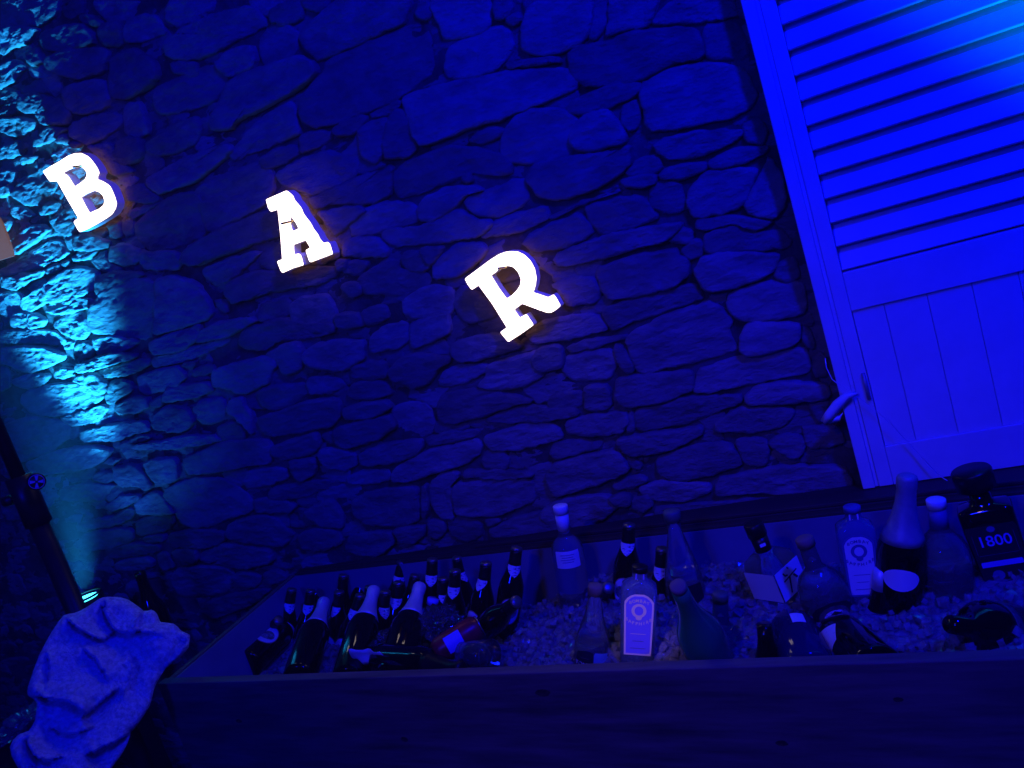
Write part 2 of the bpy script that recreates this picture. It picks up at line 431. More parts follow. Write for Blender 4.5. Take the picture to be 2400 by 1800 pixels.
((400,700,.24108),'''
830,150,900,50,1140,0,1160,150,1000,200,850,220
1180,140,1190,20,1550,0,1590,130,1400,190,1250,200
700,290,860,250,1100,200,1280,240,1590,240,1580,330,1450,370,1250,400,1060,400,930,500,780,510,650,450
220,350,450,240,760,180,840,210,700,290,560,360,300,430,180,420
140,500,450,450,650,470,800,540,500,590,300,580,140,560
190,740,350,660,400,680,370,720,200,755
390,760,420,690,700,620,950,550,1040,630,960,740,930,830,800,880,700,930,550,880,400,860
910,560,970,520,1230,410,1290,520,1250,690,1100,740,1050,620
1260,540,1400,450,1640,410,1870,410,1870,520,1860,590,1700,680,1600,690,1340,650
1610,150,1830,150,1860,270,1650,290,1600,250
1850,130,2074,60,2100,200,1890,270
840,900,1000,850,1300,830,1320,930,1200,1010,1000,1100,860,1030
1310,850,1340,770,1600,770,1690,850,1550,920,1350,930
860,1150,1100,1090,1300,1010,1600,970,1650,1060,1630,1160,1550,1250,1350,1280,1000,1350,900,1320,860,1250
560,1000,700,970,720,1060,780,1100,790,1330,720,1240,640,1150,560,1110
210,1060,300,1000,490,970,530,1060,490,1190,300,1230,220,1150
310,990,480,920,490,960,400,1020
430,1260,620,1200,700,1280,700,1380,560,1400,460,1430
1460,1340,1560,1310,1600,1380,1560,1420
980,1440,1280,1350,1400,1300,1450,1420,1380,1510,1100,1570,1000,1530
1670,1080,1850,1020,2074,990,2150,1060,1980,1140,1700,1190
1600,1260,1900,1190,2120,1130,2190,1250,2000,1370,1700,1460,1600,1400
1760,660,2074,610,2100,770,1900,790,1770,770
1780,820,2090,810,2150,940,1850,990,1700,940
'''),
((850,700,.24108),'''
80,370,200,280,410,230,430,420,350,470,80,530
450,260,600,190,820,140,840,330,700,400,470,500
870,440,1080,380,1300,350,1500,420,1530,480,1350,530,1100,590,930,610,870,540
880,120,1230,130,1320,290,1100,360,900,320,880,220
520,130,820,90,850,125,600,165,520,190
390,0,500,0,490,110,390,140
280,680,400,570,600,550,850,570,840,620,720,690,640,820,500,870,300,790,270,740
740,800,760,730,900,670,1190,640,1210,710,1040,790,900,850,740,870
1230,640,1500,570,1740,500,1770,600,1740,760,1560,850,1300,890,1110,860,1200,760
710,1080,770,930,1100,890,1400,930,1660,1000,1500,1030,1300,1090,1000,1190,760,1220
1600,370,1750,470,1900,420,2060,330,2060,210,1800,230,1640,290
1170,1200,1400,1080,1650,1060,2060,1060,2090,1140,1900,1170,1700,1190,1400,1220
'''),
((200,1000,.28930),'''
480,300,560,270,730,260,740,400,720,430,590,470,540,400
220,330,400,320,480,390,540,470,500,510,420,470,280,490,240,420
50,400,140,370,220,370,210,430,170,460,60,430
-200,500,0,470,240,470,180,530,160,600,0,610,-200,600
150,640,300,560,440,550,440,590,280,660,190,700
400,620,550,530,620,560,680,650,740,700,560,700,440,710
-80,800,0,760,200,740,330,660,390,690,340,770,160,820,0,840
410,760,560,720,710,710,710,800,640,850,420,890
-100,950,0,870,250,830,370,840,380,930,200,980,0,1010
630,510,850,430,1080,430,1200,490,1280,540,1360,640,1330,700,1150,750,1000,810,880,820,790,790,720,690,650,600
470,900,630,880,640,930,480,940
150,1000,400,950,600,960,600,1010,450,1040,200,1080
250,1100,480,1060,540,1090,540,1140,350,1170,230,1160
580,1040,640,1030,720,1130,640,1160,590,1110
660,880,850,840,1100,850,1130,920,1050,970,820,990,690,980
700,1010,900,1000,920,1070,820,1120,740,1060
790,260,1100,130,1450,100,1500,170,1500,300,1280,320,1080,370,850,390,800,340
1150,870,1180,780,1450,720,1560,760,1640,850,1680,880,1600,970,1450,960,1200,910
1520,190,1800,160,1840,230,1600,280,1530,240
1650,280,1830,260,1870,340,1820,400,1740,440,1680,380
1310,360,1600,340,1640,420,1500,470,1300,520,1270,450
1540,490,1900,440,2000,450,2060,480,1700,590,1500,590,1480,530
1360,590,1600,600,1700,640,1650,700,1500,700,1380,690
1780,690,1880,640,1990,600,2074,720,2074,830,1900,800,1800,740
1720,880,1900,830,2060,860,2074,950,1900,1010,1750,1000
930,1030,1150,950,1500,990,1520,1090,1300,1150,1000,1110,920,1080
750,1150,1100,1140,1190,1200,1150,1350,900,1390,760,1380,680,1250
1190,1210,1300,1180,1410,1220,1400,1290,1250,1300
1430,1200,1550,1170,1640,1230,1500,1290
1150,1380,1350,1330,1500,1310,1400,1420,1200,1500,1050,1560,900,1500,1000,1420
'''),
((750,950,.27125),'''
330,430,400,390,600,330,860,300,880,370,820,440,600,500,400,530,340,510
640,570,720,500,900,420,1100,360,1330,300,1390,340,1380,430,1230,520,1000,570,850,640,640,655
20,380,200,390,290,430,310,520,200,570,60,540,0,450
220,620,400,570,580,560,590,660,400,690,240,690
950,680,1050,600,1180,590,1200,630,1110,670,1140,800,1150,980,1060,980,980,900,940,780
1160,700,1260,660,1500,650,1750,640,1830,680,1850,830,1700,890,1500,960,1180,950,1160,800
280,830,400,770,620,720,820,700,850,850,850,1000,700,1040,400,1040,300,960
880,700,930,700,930,960,890,970
-60,900,0,820,100,830,220,940,310,1080,200,1090,0,1060
1250,560,1600,570,1800,580,1840,620,1500,630,1260,620
1400,480,1440,410,1560,400,1620,480,1600,555,1430,545
1400,280,1640,210,1900,130,2050,200,2090,290,1900,340,1640,395,1450,370
1650,440,1900,370,2200,320,2212,400,2000,470,1860,520,1720,500
1890,700,1930,590,2100,550,2250,570,2260,750,2000,800,1900,790
890,280,1340,210,1370,270,1100,330,950,355
650,1065,880,1045,900,1120,800,1190,700,1190,670,1120
930,1020,1060,1000,1070,1100,1000,1160,940,1110
1090,1010,1200,980,1370,1020,1390,1130,1250,1190,1130,1140
1430,1000,1530,980,1540,1020,1450,1040
1470,1070,1700,980,2000,900,2020,1090,1700,1150,1480,1140
0,1100,250,1110,220,1180,150,1250,0,1290
260,1130,600,1090,640,1180,540,1280,300,1290,210,1240
30,250,100,220,400,170,480,110,900,140,860,260,500,320,200,360,30,300
'''),
]
# ------------------------------------------------------------------ materials
def stone_mat():
    m = mat('stone', (0.3, 0.28, 0.25), 0.85, spec=0.3)
    vary(m, (0.16, 0.145, 0.13), (0.36, 0.335, 0.30), scale=(1, 1, 2.2), nscale=9, detail=10, lo=0.3, hi=0.72,
         bump=1.0, bdist=0.014, bscale=24, per_object=0.28, rrange=(0.7, 0.95))
    b1 = [n for n in m.node_tree.nodes if n.type == 'BUMP'][0]; mp = [n for n in m.node_tree.nodes if n.type == 'MAPPING'][0]
    n2 = nd(m, 'ShaderNodeTexNoise'); n2.inputs['Scale'].default_value = 95; n2.inputs['Detail'].default_value = 6; n2.inputs['Roughness'].default_value = 0.7
    lk(m, mp.outputs[0], n2.inputs['Vector'])
    b2 = nd(m, 'ShaderNodeBump'); b2.inputs['Strength'].default_value = 0.8; b2.inputs['Distance'].default_value = 0.003
    lk(m, n2.outputs[0], b2.inputs['Height']); lk(m, b1.outputs[0], b2.inputs['Normal']); lk(m, b2.outputs[0], bsdf(m).inputs['Normal'])
    return m
M_stone = stone_mat()
M_mortar = vary(mat('mortar', (0.1, 0.09, 0.08), 0.95, spec=0.1), (0.05, 0.045, 0.04), (0.15, 0.14, 0.125), nscale=14, bump=0.8, bdist=0.008, bscale=50)
M_floor = vary(mat('floor', (0.08, 0.07, 0.06), 0.6), (0.04, 0.036, 0.03), (0.10, 0.09, 0.08), nscale=6, bump=0.3)
def wood(name, c1, c2, axis=0, rough=0.55):
    s = [9, 9, 9]; s[axis] = 0.7
    return vary(mat(name, c1, rough), c1, c2, scale=tuple(s), nscale=5, detail=8, lo=0.3, hi=0.7, bump=0.25, bdist=0.002, bscale=9, rrange=(rough - 0.1, rough + 0.2))
M_oak = wood('trough_wood', (0.06, 0.045, 0.04), (0.19, 0.145, 0.12))
M_darkwood = wood('ledge_wood', (0.035, 0.02, 0.014), (0.08, 0.045, 0.03))
M_paint = vary(mat('shutter_paint', (0.75, 0.75, 0.74), 0.42), (0.70, 0.70, 0.69), (0.80, 0.80, 0.79), nscale=7, bump=0.12, bdist=0.001, bscale=60)
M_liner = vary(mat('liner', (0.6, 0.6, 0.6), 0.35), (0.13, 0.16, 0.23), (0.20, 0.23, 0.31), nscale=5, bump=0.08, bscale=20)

# ------------------------------------------------------------------ floor and backing
YW = 1.90
f = obj('floor', [(-6, -4, 0), (4, -4, 0), (4, 2.2, 0), (-6, 2.2, 0)], [(0, 1, 2, 3)], M_floor); tag(f, kind='structure')

wall = thing('stone_wall', 'rough rubble stone wall with deep dark joints behind the bar letters', 'wall', (-1.6, YW, 0))
# recessed mortar sheet, uneven
gx = np.arange(-4.6, 0.95, 0.05); gz = np.arange(-0.02, 3.4, 0.05)
V = []; Fc = []
for z in gz:
    for x in gx:
        V.append((x + 1.6, 0.014 + 0.006 * noise.noise(Vector((x * 9, 3, z * 9))), z))
nx = len(gx)
for j in range(len(gz) - 1):
    for i in range(nx - 1):
        a = j * nx + i; Fc.append((a, a + 1, a + nx + 1, a + nx))
obj('mortar', V, Fc, M_mortar, wall, smooth=True)

def inpoly(P, X, Z):
    c = np.zeros(X.shape, bool); n = len(P)
    for i in range(n):
        x0, z0 = P[i]; x1, z1 = P[(i + 1) % n]
        if z0 == z1: continue
        t = ((z0 > Z) != (z1 > Z)) & (X < (x1 - x0) * (Z - z0) / (z1 - z0) + x0)
        c ^= t
    return c
G = 0.004
ox, oz = -4.6, 0.0
W_, H_ = int(5.5 / G), int(3.4 / G)
occ = np.zeros((H_, W_), bool)
def raster(P, commit=True, thr=0.30):
    xs = [p[0] for p in P]; zs = [p[1] for p in P]
    i0 = max(0, int((min(xs) - ox) / G)); i1 = min(W_, int((max(xs) - ox) / G) + 2)
    j0 = max(0, int((min(zs) - oz) / G)); j1 = min(H_, int((max(zs) - oz) / G) + 2)
    if i1 <= i0 or j1 <= j0: return False
    X, Z = np.meshgrid(ox + np.arange(i0, i1) * G, oz + np.arange(j0, j1) * G)
    c = inpoly(P, X, Z)
    if not c.any(): return False
    if thr is not None and (occ[j0:j1, i0:i1] & c).sum() / c.sum() > thr: return False
    if commit: occ[j0:j1, i0:i1] |= c
    return True
polys = []
for (x0, y0, s), txt in STONES:
    for line in txt.strip().splitlines():
        q = [float(t) for t in line.split(',')]
        P = []
        for k in range(0, len(q), 2):
            p = onY(x0 + q[k] * s, y0 + q[k + 1] * s, YW); P.append((p.x, p.z))
        a = 0.5 * sum(P[i][0] * P[(i + 1) % len(P)][1] - P[(i + 1) % len(P)][0] * P[i][1] for i in range(len(P)))
        if a < 0: P = P[::-1]
        if raster(P): polys.append((abs(a), P, True))
print('traced stones', len(polys))
# small stones that fill what is left between the traced ones, and the wall beyond the frame
def dil(o):
    q = o.copy(); q[1:] |= o[:-1]; q[:-1] |= o[1:]; q[:, 1:] |= o[:, :-1]; q[:, :-1] |= o[:, 1:]; return q
rs = np.random.RandomState(5)
for clear, maxr in ((10, 1.0), (6, 0.9), (4, 0.8), (3, 0.8)):
    o2 = occ
    for _ in range(clear): o2 = dil(o2)
    free = np.argwhere(~o2); rs.shuffle(free)
    for j, i in free[:26000]:
        if occ[max(0, j - clear):j + clear + 1, max(0, i - clear):i + clear + 1].any(): continue
        P = []; asp = rs.uniform(1.2, 2.4); R = rs.uniform(0.035, 0.06) * maxr
        for k in range(18):
            th = math.tau * k / 18 + rs.uniform(-0.05, 0.05)
            c_, s_ = math.cos(th) * asp, math.sin(th)
            Rk = R * min(1.0 / max(abs(math.cos(th)), 1e-3), 1.0 / max(abs(math.sin(th)), 1e-3)) ** 0.55 * rs.uniform(0.94, 1.06)
            t = 0.0; L = math.hypot(c_, s_)
            while t < Rk * L:
                t += G
                a, b = int(i + c_ / L * t / G), int(j + s_ / L * t / G)
                if a < 0 or b < 0 or a >= W_ or b >= H_ or occ[b, a]: break
            t = max(t - 0.004, 0.005)
            P.append((ox + i * G + c_ / L * t, oz + j * G + s_ / L * t))
        a = 0.5 * sum(P[q][0] * P[(q + 1) % 18][1] - P[(q + 1) % 18][0] * P[q][1] for q in range(18))
        if a < 3.5e-4: continue
        raster(P, True, None); polys.append((a, P, False))
print('all stones', len(polys))

def stone_geo(P, traced, idx):
    r_ = random.Random(idx * 13 + 1)
    pts = [Vector((x, z)) for x, z in P]
    pts = resample(chaikin(pts, 1 if traced else 1), 0.0075 if (560 > proj(Vector((P[0][0], YW, P[0][1])))[0]) else 0.010, 16, 72)
    c = sum(pts, Vector((0, 0))) / len(pts)
    rad = sum((p - c).length for p in pts) / len(pts)
    n = len(pts)
    pts = [p + Vector((noise.noise(Vector((p.x * 45, idx, p.y * 45))), noise.noise(Vector((p.x * 45, idx + 9, p.y * 45))))) * 0.0035 + Vector((noise.noise(Vector((p.x * 130, idx, p.y * 130))), noise.noise(Vector((p.x * 130, idx + 9, p.y * 130))))) * 0.0028 for p in pts]
    px, py = proj(Vector((c.x, YW, c.y)))
    rough = 1.0 + 0.35 * max(0, min(1, (560 - px) / 350))
    h = r_.uniform(-0.005, 0.010) * (1.0 if traced else 0.3) + (0.0 if traced else -0.014)
    tx, tz = r_.uniform(-0.06, 0.06), r_.uniform(-0.09, 0.09)
    amp = 0.0040 * rough
    def face(p):
        q = p - c
        y = -h + tx * q.x + tz * q.y
        y += amp * noise.fractal(Vector((p.x * 14, idx * 3.1, p.y * 30)), 0.9, 2.1, 4)
        y += amp * 0.55 * noise.fractal(Vector((p.x * 38, idx * 5.1, p.y * 95)), 0.8, 2.2, 3)
        y += amp * 0.9 * noise.noise(Vector((p.x * 6, idx * 1.7, p.y * 9)))
        return y
    V = []; rings = [(-0.007 if traced else -0.003, 0.040), (-0.006 if traced else -0.002, 0.007), (-0.004, 0.002), (0.002, 0.0)]
    for off, dy in rings:
        for p in pts:
            d = (c - p); L = d.length; q = p + d / max(L, 1e-6) * min(off, 0.35 * L)
            V.append((q.x - c.x, face(q) + dy, q.y - c.y))
    nr = max(3, min(16, int(rad / (0.0055 if px < 560 else 0.0085))))
    last = [p + (c - p).normalized() * min(0.0035, 0.35 * (c - p).length) for p in pts]
    for k in range(1, nr):
        s = 1 - k / nr
        for p in last:
            q = c + (p - c) * s; V.append((q.x - c.x, face(q), q.y - c.y))
    V.append((0, face(c), 0)); Fc = []
    R = len(rings) + nr - 1
    for k in range(R - 1):
        for i in range(n):
            a, b = k * n + i, k * n + (i + 1) % n
            Fc.append((a, b, b + n, a + n))
    ci = len(V) - 1
    Fc += [((R - 1) * n + i, (R - 1) * n + (i + 1) % n, ci) for i in range(n)]
    return V, Fc, c
def seen(P):
    cx = sum(p[0] for p in P) / len(P); cz = sum(p[1] for p in P) / len(P)
    u, v = proj(Vector((cx, YW, cz)))
    return -60 < u < 2050 and -60 < v < 1560 and v < 1345 - 0.13 * (u - 690) + (500 if u < 690 else 10) and cx < -0.10
vis = [p for p in polys if seen(p[1])]; hid = [p for p in polys if not seen(p[1])]
vis.sort(key=lambda p: -p[0])
BV, BF = [], []
for i, (a, P, tr) in enumerate(vis + hid):
    if not tr and min(p[0] for p in P) > 0.9: continue
    V, Fc, c = stone_geo(P, tr, i)
    if i < min(300, len(vis)):
        obj('stone', V, Fc, M_stone, wall, smooth=True, loc=(c.x + 1.6, 0, c.y))
    else:
        k = len(BV); BV += [(v[0] + c.x + 1.6, v[1], v[2] + c.y) for v in V]; BF += [tuple(k + q for q in f_) for f_ in Fc]
o = obj('rubble_infill', BV, BF, M_stone, wall, smooth=True); tag(o, kind='stuff')
# ------------------------------------------------------------------ shutter
YS = 1.832
sh = thing('louvred_shutter', 'tall painted louvred shutter with plank panel, fixed against the stone wall', 'shutter', (0.2, YS, 0.8))
XL, XR = -0.107, 0.63
X0, X1 = -0.044, 0.55
ZB, ZT = 0.806, 3.1
zl0 = 1.55 - 0.262          # bottom of the louvre opening
zl1 = ZT - 0.1
zp = 1.55 - 0.345           # top of the plank panel
box('frame_post', (XL, YS, ZB), (-0.0815, YS + 0.085, ZT), M_paint, sh, 0.002)
box('frame_moulding', (-0.0812, YS + 0.0035, ZB + 0.24), (-0.0738, YS + 0.05, ZT), M_paint, sh, 0.001)
box('lower_moulding', (-0.0812, YS + 0.0065, ZB), (-0.0738, YS + 0.05, ZB + 0.2397), M_paint, sh, 0.001)
box('stile', (-0.0732, YS + 0.002, ZB), (X0, YS + 0.05, ZT), M_paint, sh, 0.002)
box('stile', (X1, YS + 0.002, ZB), (XR, YS + 0.05, ZT), M_paint, sh, 0.002)
box('middle_rail', (X0 + 0.0005, YS + 0.002, zp), (X1 - 0.0005, YS + 0.05, zl0), M_paint, sh, 0.0015)
box('bottom_rail', (X0 + 0.0005, YS + 0.002, ZB), (X1 - 0.0005, YS + 0.05, ZB + 0.09), M_paint, sh, 0.0015)
box('top_rail', (X0 + 0.0005, YS + 0.002, zl1), (X1 - 0.0005, YS + 0.05, ZT), M_paint, sh, 0.0015)
box('backing_board', (X0 - 0.02, YS + 0.062, ZB), (X1 + 0.02, YS + 0.075, ZT), M_paint, sh)
xs = [X0 + 0.0012, 0.0195, 0.1015, 0.1835, 0.2655, 0.3475, 0.4295, 0.5115, X1 - 0.001]
for a, b in zip(xs[:-1], xs[1:]):
    box('plank', (a + 0.0004, YS + 0.009, ZB + 0.0903), (b - 0.0004, YS + 0.026, zp - 0.0012), M_paint, sh, 0.0012)
# slats, each tilted so its lower edge stands forward
slat_me = None; k = 0; z = zl0 - 0.008
while z < zl1 - 0.02:
    cz = z + 0.041
    if slat_me is None:
        th = 0.0075; up = Vector((0, 0.030, 0.057)); nrm = Vector((0, -0.057, 0.030)).normalized() * th / 2
        ww = (X1 - X0) / 2 - 0.0007
        v = []
        for sx in (-ww, ww):
            for s, n_ in ((-0.5, 1), (0.5, 1), (0.5, -1), (-0.5, -1)):
                q = up * s + nrm * n_; v.append((sx, q.y, q.z))
        f = [(0, 1, 2, 3)[::-1], (4, 5, 6, 7), (0, 1, 5, 4), (1, 2, 6, 5), (2, 3, 7, 6), (3, 0, 4, 7)]
        o = recalc(obj('slat', v, f, M_paint, sh)); bevel(o, 0.002); slat_me = o
    else:
        o = slat_me.copy(); COL.objects.link(o); o.parent = sh
    o.location = Vector(((X0 + X1) / 2, YS + 0.0295, cz)) - sh.location
    z += 0.0513; k += 1
# small hinge low on the stile
M_iron = mat('painted_iron', (0.35, 0.35, 0.36), 0.5, 0.4)
hp = onY(2030, 905, YS)
h_ = tube('hinge', [(hp.x, YS - 0.003, hp.z - 0.03), (hp.x, YS - 0.003, hp.z + 0.03)], 0.004, M_iron, sh)
for dz in (-0.018, 0.0, 0.02):
    box('hinge_pin', (hp.x - 0.012, YS - 0.0015, hp.z + dz - 0.004), (hp.x + 0.014, YS + 0.003, hp.z + dz + 0.004), M_iron, h_).location -= Vector((0, 0, 0))
for c_ in h_.children: c_.location = c_.location - sh.location if False else c_.location
# ------------------------------------------------------------------ trough
ZR = 0.80
fl_i = onZ(402, 1588, ZR); fr_i = onZ(2400, 1519, ZR)       # inner edge of the front board
bl_i = onZ(690, 1345, ZR); br_i = onZ(1900, 1208, ZR)       # inner edge of the back board
def ext(a, b, x): t = (x - a.x) / (b.x - a.x); return a.lerp(b, t)
XE = 0.75
fR = ext(fl_i, fr_i, XE); bR = ext(bl_i, br_i, XE)
fdir = (fR - fl_i).normalized(); fnor = Vector((fdir.y, -fdir.x, 0)).normalized()
if fnor.y > 0: fnor = -fnor
bdir = (bR - bl_i).normalized(); bnor = -Vector((bdir.y, -bdir.x, 0)).normalized()
if bnor.y < 0: bnor = -bnor
T = 0.026
tr = thing('ice_trough', 'long wooden bar trough with pale inner lining, packed with ice and bottles', 'trough', ((fl_i.x + XE) / 2, 1.5, 0))
fl_o = fl_i + fnor * T - fdir * T * 0.9; fR_o = fR + fnor * T
prism('front_board', [fl_i.xy[:] if False else (fl_i - fdir * T * 0.9)[:2], fR[:2], fR_o[:2], fl_o[:2]], 0.0, ZR, M_oak, tr, 0.002)
edir = (bl_i - fl_i).normalized(); enor = Vector((-edir.y, edir.x, 0)); enor = enor if enor.x < 0 else -enor
prism('end_board', [(fl_i + edir * 0.001)[:2], bl_i[:2], (bl_i + enor * 0.014)[:2], (fl_i + enor * 0.014 + edir * 0.001)[:2]], 0.0, ZR - 0.002, M_oak, tr, 0.001)
prism('back_board', [bl_i[:2], bR[:2], (bR + bnor * 0.02)[:2], (bl_i + bnor * 0.02)[:2]], 0.0, ZR, M_darkwood, tr, 0.001)
M_knot = vary(mat('wood_knot', (0.02, 0.012, 0.01), 0.7), (0.015, 0.01, 0.008), (0.07, 0.045, 0.03), nscale=90, lo=0.4, hi=0.6)
for (ku, kv), ka, kb in (((1272, 1624), .016, .007), ((1832, 1742), .010, .005), ((948, 1733), .009, .006), ((2105, 1640), .007, .004), ((560, 1690), .010, .005)):
    kp0 = onPl(ku, kv, fl_i + fnor * (T + .0003), fnor); v = []
    for q_ in range(22):
        a_ = q_ * math.tau / 22; rr_ = 1 + .22 * noise.noise(Vector((math.cos(a_) * 1.3, math.sin(a_) * 1.3, ku)))
        v.append(fdir * (math.cos(a_) * ka * rr_) + Vector((0, 0, 1)) * (math.sin(a_) * kb * rr_))
    obj('knot', v, [tuple(range(22))], M_knot, tr, loc=kp0 - tr.location)
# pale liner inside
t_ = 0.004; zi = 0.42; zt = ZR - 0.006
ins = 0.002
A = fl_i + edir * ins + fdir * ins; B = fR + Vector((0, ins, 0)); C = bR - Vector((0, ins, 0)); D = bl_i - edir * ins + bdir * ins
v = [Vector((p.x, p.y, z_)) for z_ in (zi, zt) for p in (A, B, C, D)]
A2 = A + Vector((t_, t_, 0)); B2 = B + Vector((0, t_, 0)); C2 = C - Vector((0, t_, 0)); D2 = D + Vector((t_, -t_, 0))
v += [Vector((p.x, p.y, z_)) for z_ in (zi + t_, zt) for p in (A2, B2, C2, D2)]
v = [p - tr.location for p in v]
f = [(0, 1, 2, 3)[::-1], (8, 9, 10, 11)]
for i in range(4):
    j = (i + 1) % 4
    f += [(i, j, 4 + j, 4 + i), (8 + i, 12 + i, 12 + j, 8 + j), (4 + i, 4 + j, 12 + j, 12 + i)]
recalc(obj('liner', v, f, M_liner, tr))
# ledge behind the trough
lg = thing('back_ledge', 'dark wooden ledge between the trough and the stone wall', 'ledge', (-0.5, 1.85, ZR))
o1 = bl_i + bnor * 0.0205; o2 = bR + bnor * 0.0205
prism('ledge_board', [o1[:2], o2[:2], (XE, 1.875), (o1.x, 1.875)], ZR - 0.03, ZR + 0.004, M_darkwood, lg, 0.002)
o3 = ext(o1, o2, -1.1)
prism('edge_batten', [(o3 + bnor * 0.001)[:2], (o2 + bnor * 0.001)[:2], (o2 + bnor * 0.016)[:2], (o3 + bnor * 0.016)[:2]], ZR + 0.005, ZR + 0.014, M_darkwood, lg, 0.002)

# ------------------------------------------------------------------ letters
M_face = mat('letter_light', (1, 0.95, 0.9), 0.4, emis=(1.0, 0.80, 0.58), es=3.6)
M_side = vary(mat('letter_side', (0.8, 0.8, 0.8), 0.45, emis=(0.75, 0.5, 1.0), es=0.045), (0.66, 0.62, 0.64), (0.78, 0.74, 0.76), nscale=9, bump=0.1, bscale=30)
M_back = mat('letter_back', (0.6, 0.5, 0.4), 0.5, emis=(1.0, 0.42, 0.18), es=0.5)
M_brass = mat('brass', (0.75, 0.5, 0.2), 0.3, 1.0)
def letter(ch, crop, outer, holes, YF, depth, label, hook):
    x0, y0, s = crop
    def pts(q): 
        P = [onY(x0 + q[i] * s, y0 + q[i + 1] * s, YF) for i in range(0, len(q), 2)]
        return [Vector((p.x, p.z)) for p in P]
    loops = []
    for q in [outer] + holes:
        P = pts(q); R = []
        for i in range(len(P)):           # round the corners a little
            a, b, c = P[i - 1], P[i], P[(i + 1) % len(P)]
            u = (a - b); w2 = (c - b); k1 = min(0.0022, u.length * 0.3); k2 = min(0.0022, w2.length * 0.3)
            R += [b + u.normalized() * k1, b + w2.normalized() * k2]
        loops.append(R)
    c = sum(loops[0], Vector((0, 0))) / len(loops[0])
    root = thing('sign_letter', label, 'sign letter', (c.x, YF + depth / 2, c.y), group='marquee letters on the wall')
    L = [[p - c for p in R] for R in loops]
    def cap(y, shrink=0.0):
        v2, e, off = [], [], 0
        for R in L:
            v2 += R; e += [(off + i, off + (i + 1) % len(R)) for i in range(len(R))]; off += len(R)
        r = delaunay_2d_cdt([Vector(p) for p in v2], e, [], 0, 1e-6)
        vv, _, ff = r[0], r[1], r[2]
        def ins(q, R):
            a = False
            for i in range(len(R)):
                p0, p1 = R[i], R[(i + 1) % len(R)]
                if (p0.y > q.y) != (p1.y > q.y) and q.x < (p1.x - p0.x) * (q.y - p0.y) / (p1.y - p0.y) + p0.x: a = not a
            return a
        keep = []
        for t in ff:
            m_ = sum((vv[i] for i in t), Vector((0, 0))) / len(t)
            if ins(m_, L[0]) and not any(ins(m_, H) for H in L[1:]): keep.append(tuple(t))
        return [(p.x, y, p.y) for p in vv], keep
    v, f = cap(-depth / 2)
    face = recalc(obj('light_face', v, f, M_face, root))
    md = face.modifiers.new('thick', 'SOLIDIFY'); md.thickness = 0.003; md.offset = 0
    v, f = cap(depth / 2 - 0.001); recalc(obj('back_plate', v, f, M_back, root))
    v, f = [], []
    for R in L:
        k = len(v); n = len(R)
        v += [(p.x, -depth / 2 + 0.0005, p.y) for p in R] + [(p.x, depth / 2, p.y) for p in R]
        f += [(k + i, k + (i + 1) % n, k + n + (i + 1) % n, k + n + i) for i in range(n)]
    o = obj('side_band', v, f, M_side, root); md = o.modifiers.new('thick', 'SOLIDIFY'); md.thickness = 0.0015; md.offset = 0
    if hook:
        (u0, v0), (u1, v1) = hook
        a = onY(u0, v0, YF - 0.012); b = onY(u1, v1, YF - 0.006)
        tube('hook', [a, b, b + Vector((0.002, 0.03, 0))], 0.0030, M_brass, root)
        tube('hook_tip', [a + Vector((-0.002, 0, 0)), a + Vector((0.001, 0, 0))], 0.0032, M_iron, root)
    return root
letter('B', (60, 330, .14463), [285,495,400,420,560,330,700,240,800,205,900,200,1000,245,1060,300,1120,380,1165,450,1195,520,1172,560,1165,625,1230,650,1310,690,1370,740,1410,820,1450,920,1475,1010,1460,1090,1400,1190,1300,1260,1150,1350,1000,1430,880,1478,840,1420,785,1310,860,1250,690,960,515,650,400,660,350,590],
       [[605,520,700,465,860,405,940,440,990,500,1000,560,970,620,910,670,800,745,740,650,690,570],[900,915,1000,850,1120,805,1200,830,1260,890,1285,970,1270,1040,1200,1100,1040,1170,960,1030]],
       1.845, 0.030, 'glowing white slab-serif letter B, over the cyan-lit stones at left', ((172, 391), (190, 389)))
letter('A', (600, 420, .14464), [165,330,495,185,540,215,600,270,625,340,680,400,735,470,770,560,830,640,890,720,930,800,1000,890,1030,960,1090,1035,1170,1020,1200,1060,1245,1210,885,1345,860,1310,810,1150,885,1110,810,985,610,1060,615,1150,620,1220,700,1205,735,1250,770,1390,600,1440,430,1518,400,1470,345,1330,430,1300,400,900,355,490,240,525,200,460],
       [[560,575,600,640,660,720,695,800,600,845,575,790,555,700]],
       1.845, 0.032, 'glowing white slab-serif letter A, the middle one of the sign', ((661, 524), (682, 519)))
letter('R', (1060, 560, .15669), [190,595,380,455,560,320,700,230,790,198,860,185,980,190,1080,240,1170,330,1230,440,1258,580,1245,690,1210,800,1320,835,1440,875,1515,830,1560,890,1620,1000,1540,1065,1480,1100,1420,1100,1300,1060,1170,1010,1045,965,925,1055,1010,1180,1110,1125,1215,1285,1040,1410,840,1540,720,1395,820,1325,600,970,395,690,295,760,240,690],
       [[580,545,670,480,690,440,740,430,790,405,840,400,890,410,930,430,990,500,1030,600,1020,690,970,770,900,840,815,895,700,740]],
       1.845, 0.028, 'glowing white slab-serif letter R, tilted and lowest on the wall', ((1169, 629), (1184, 627)))
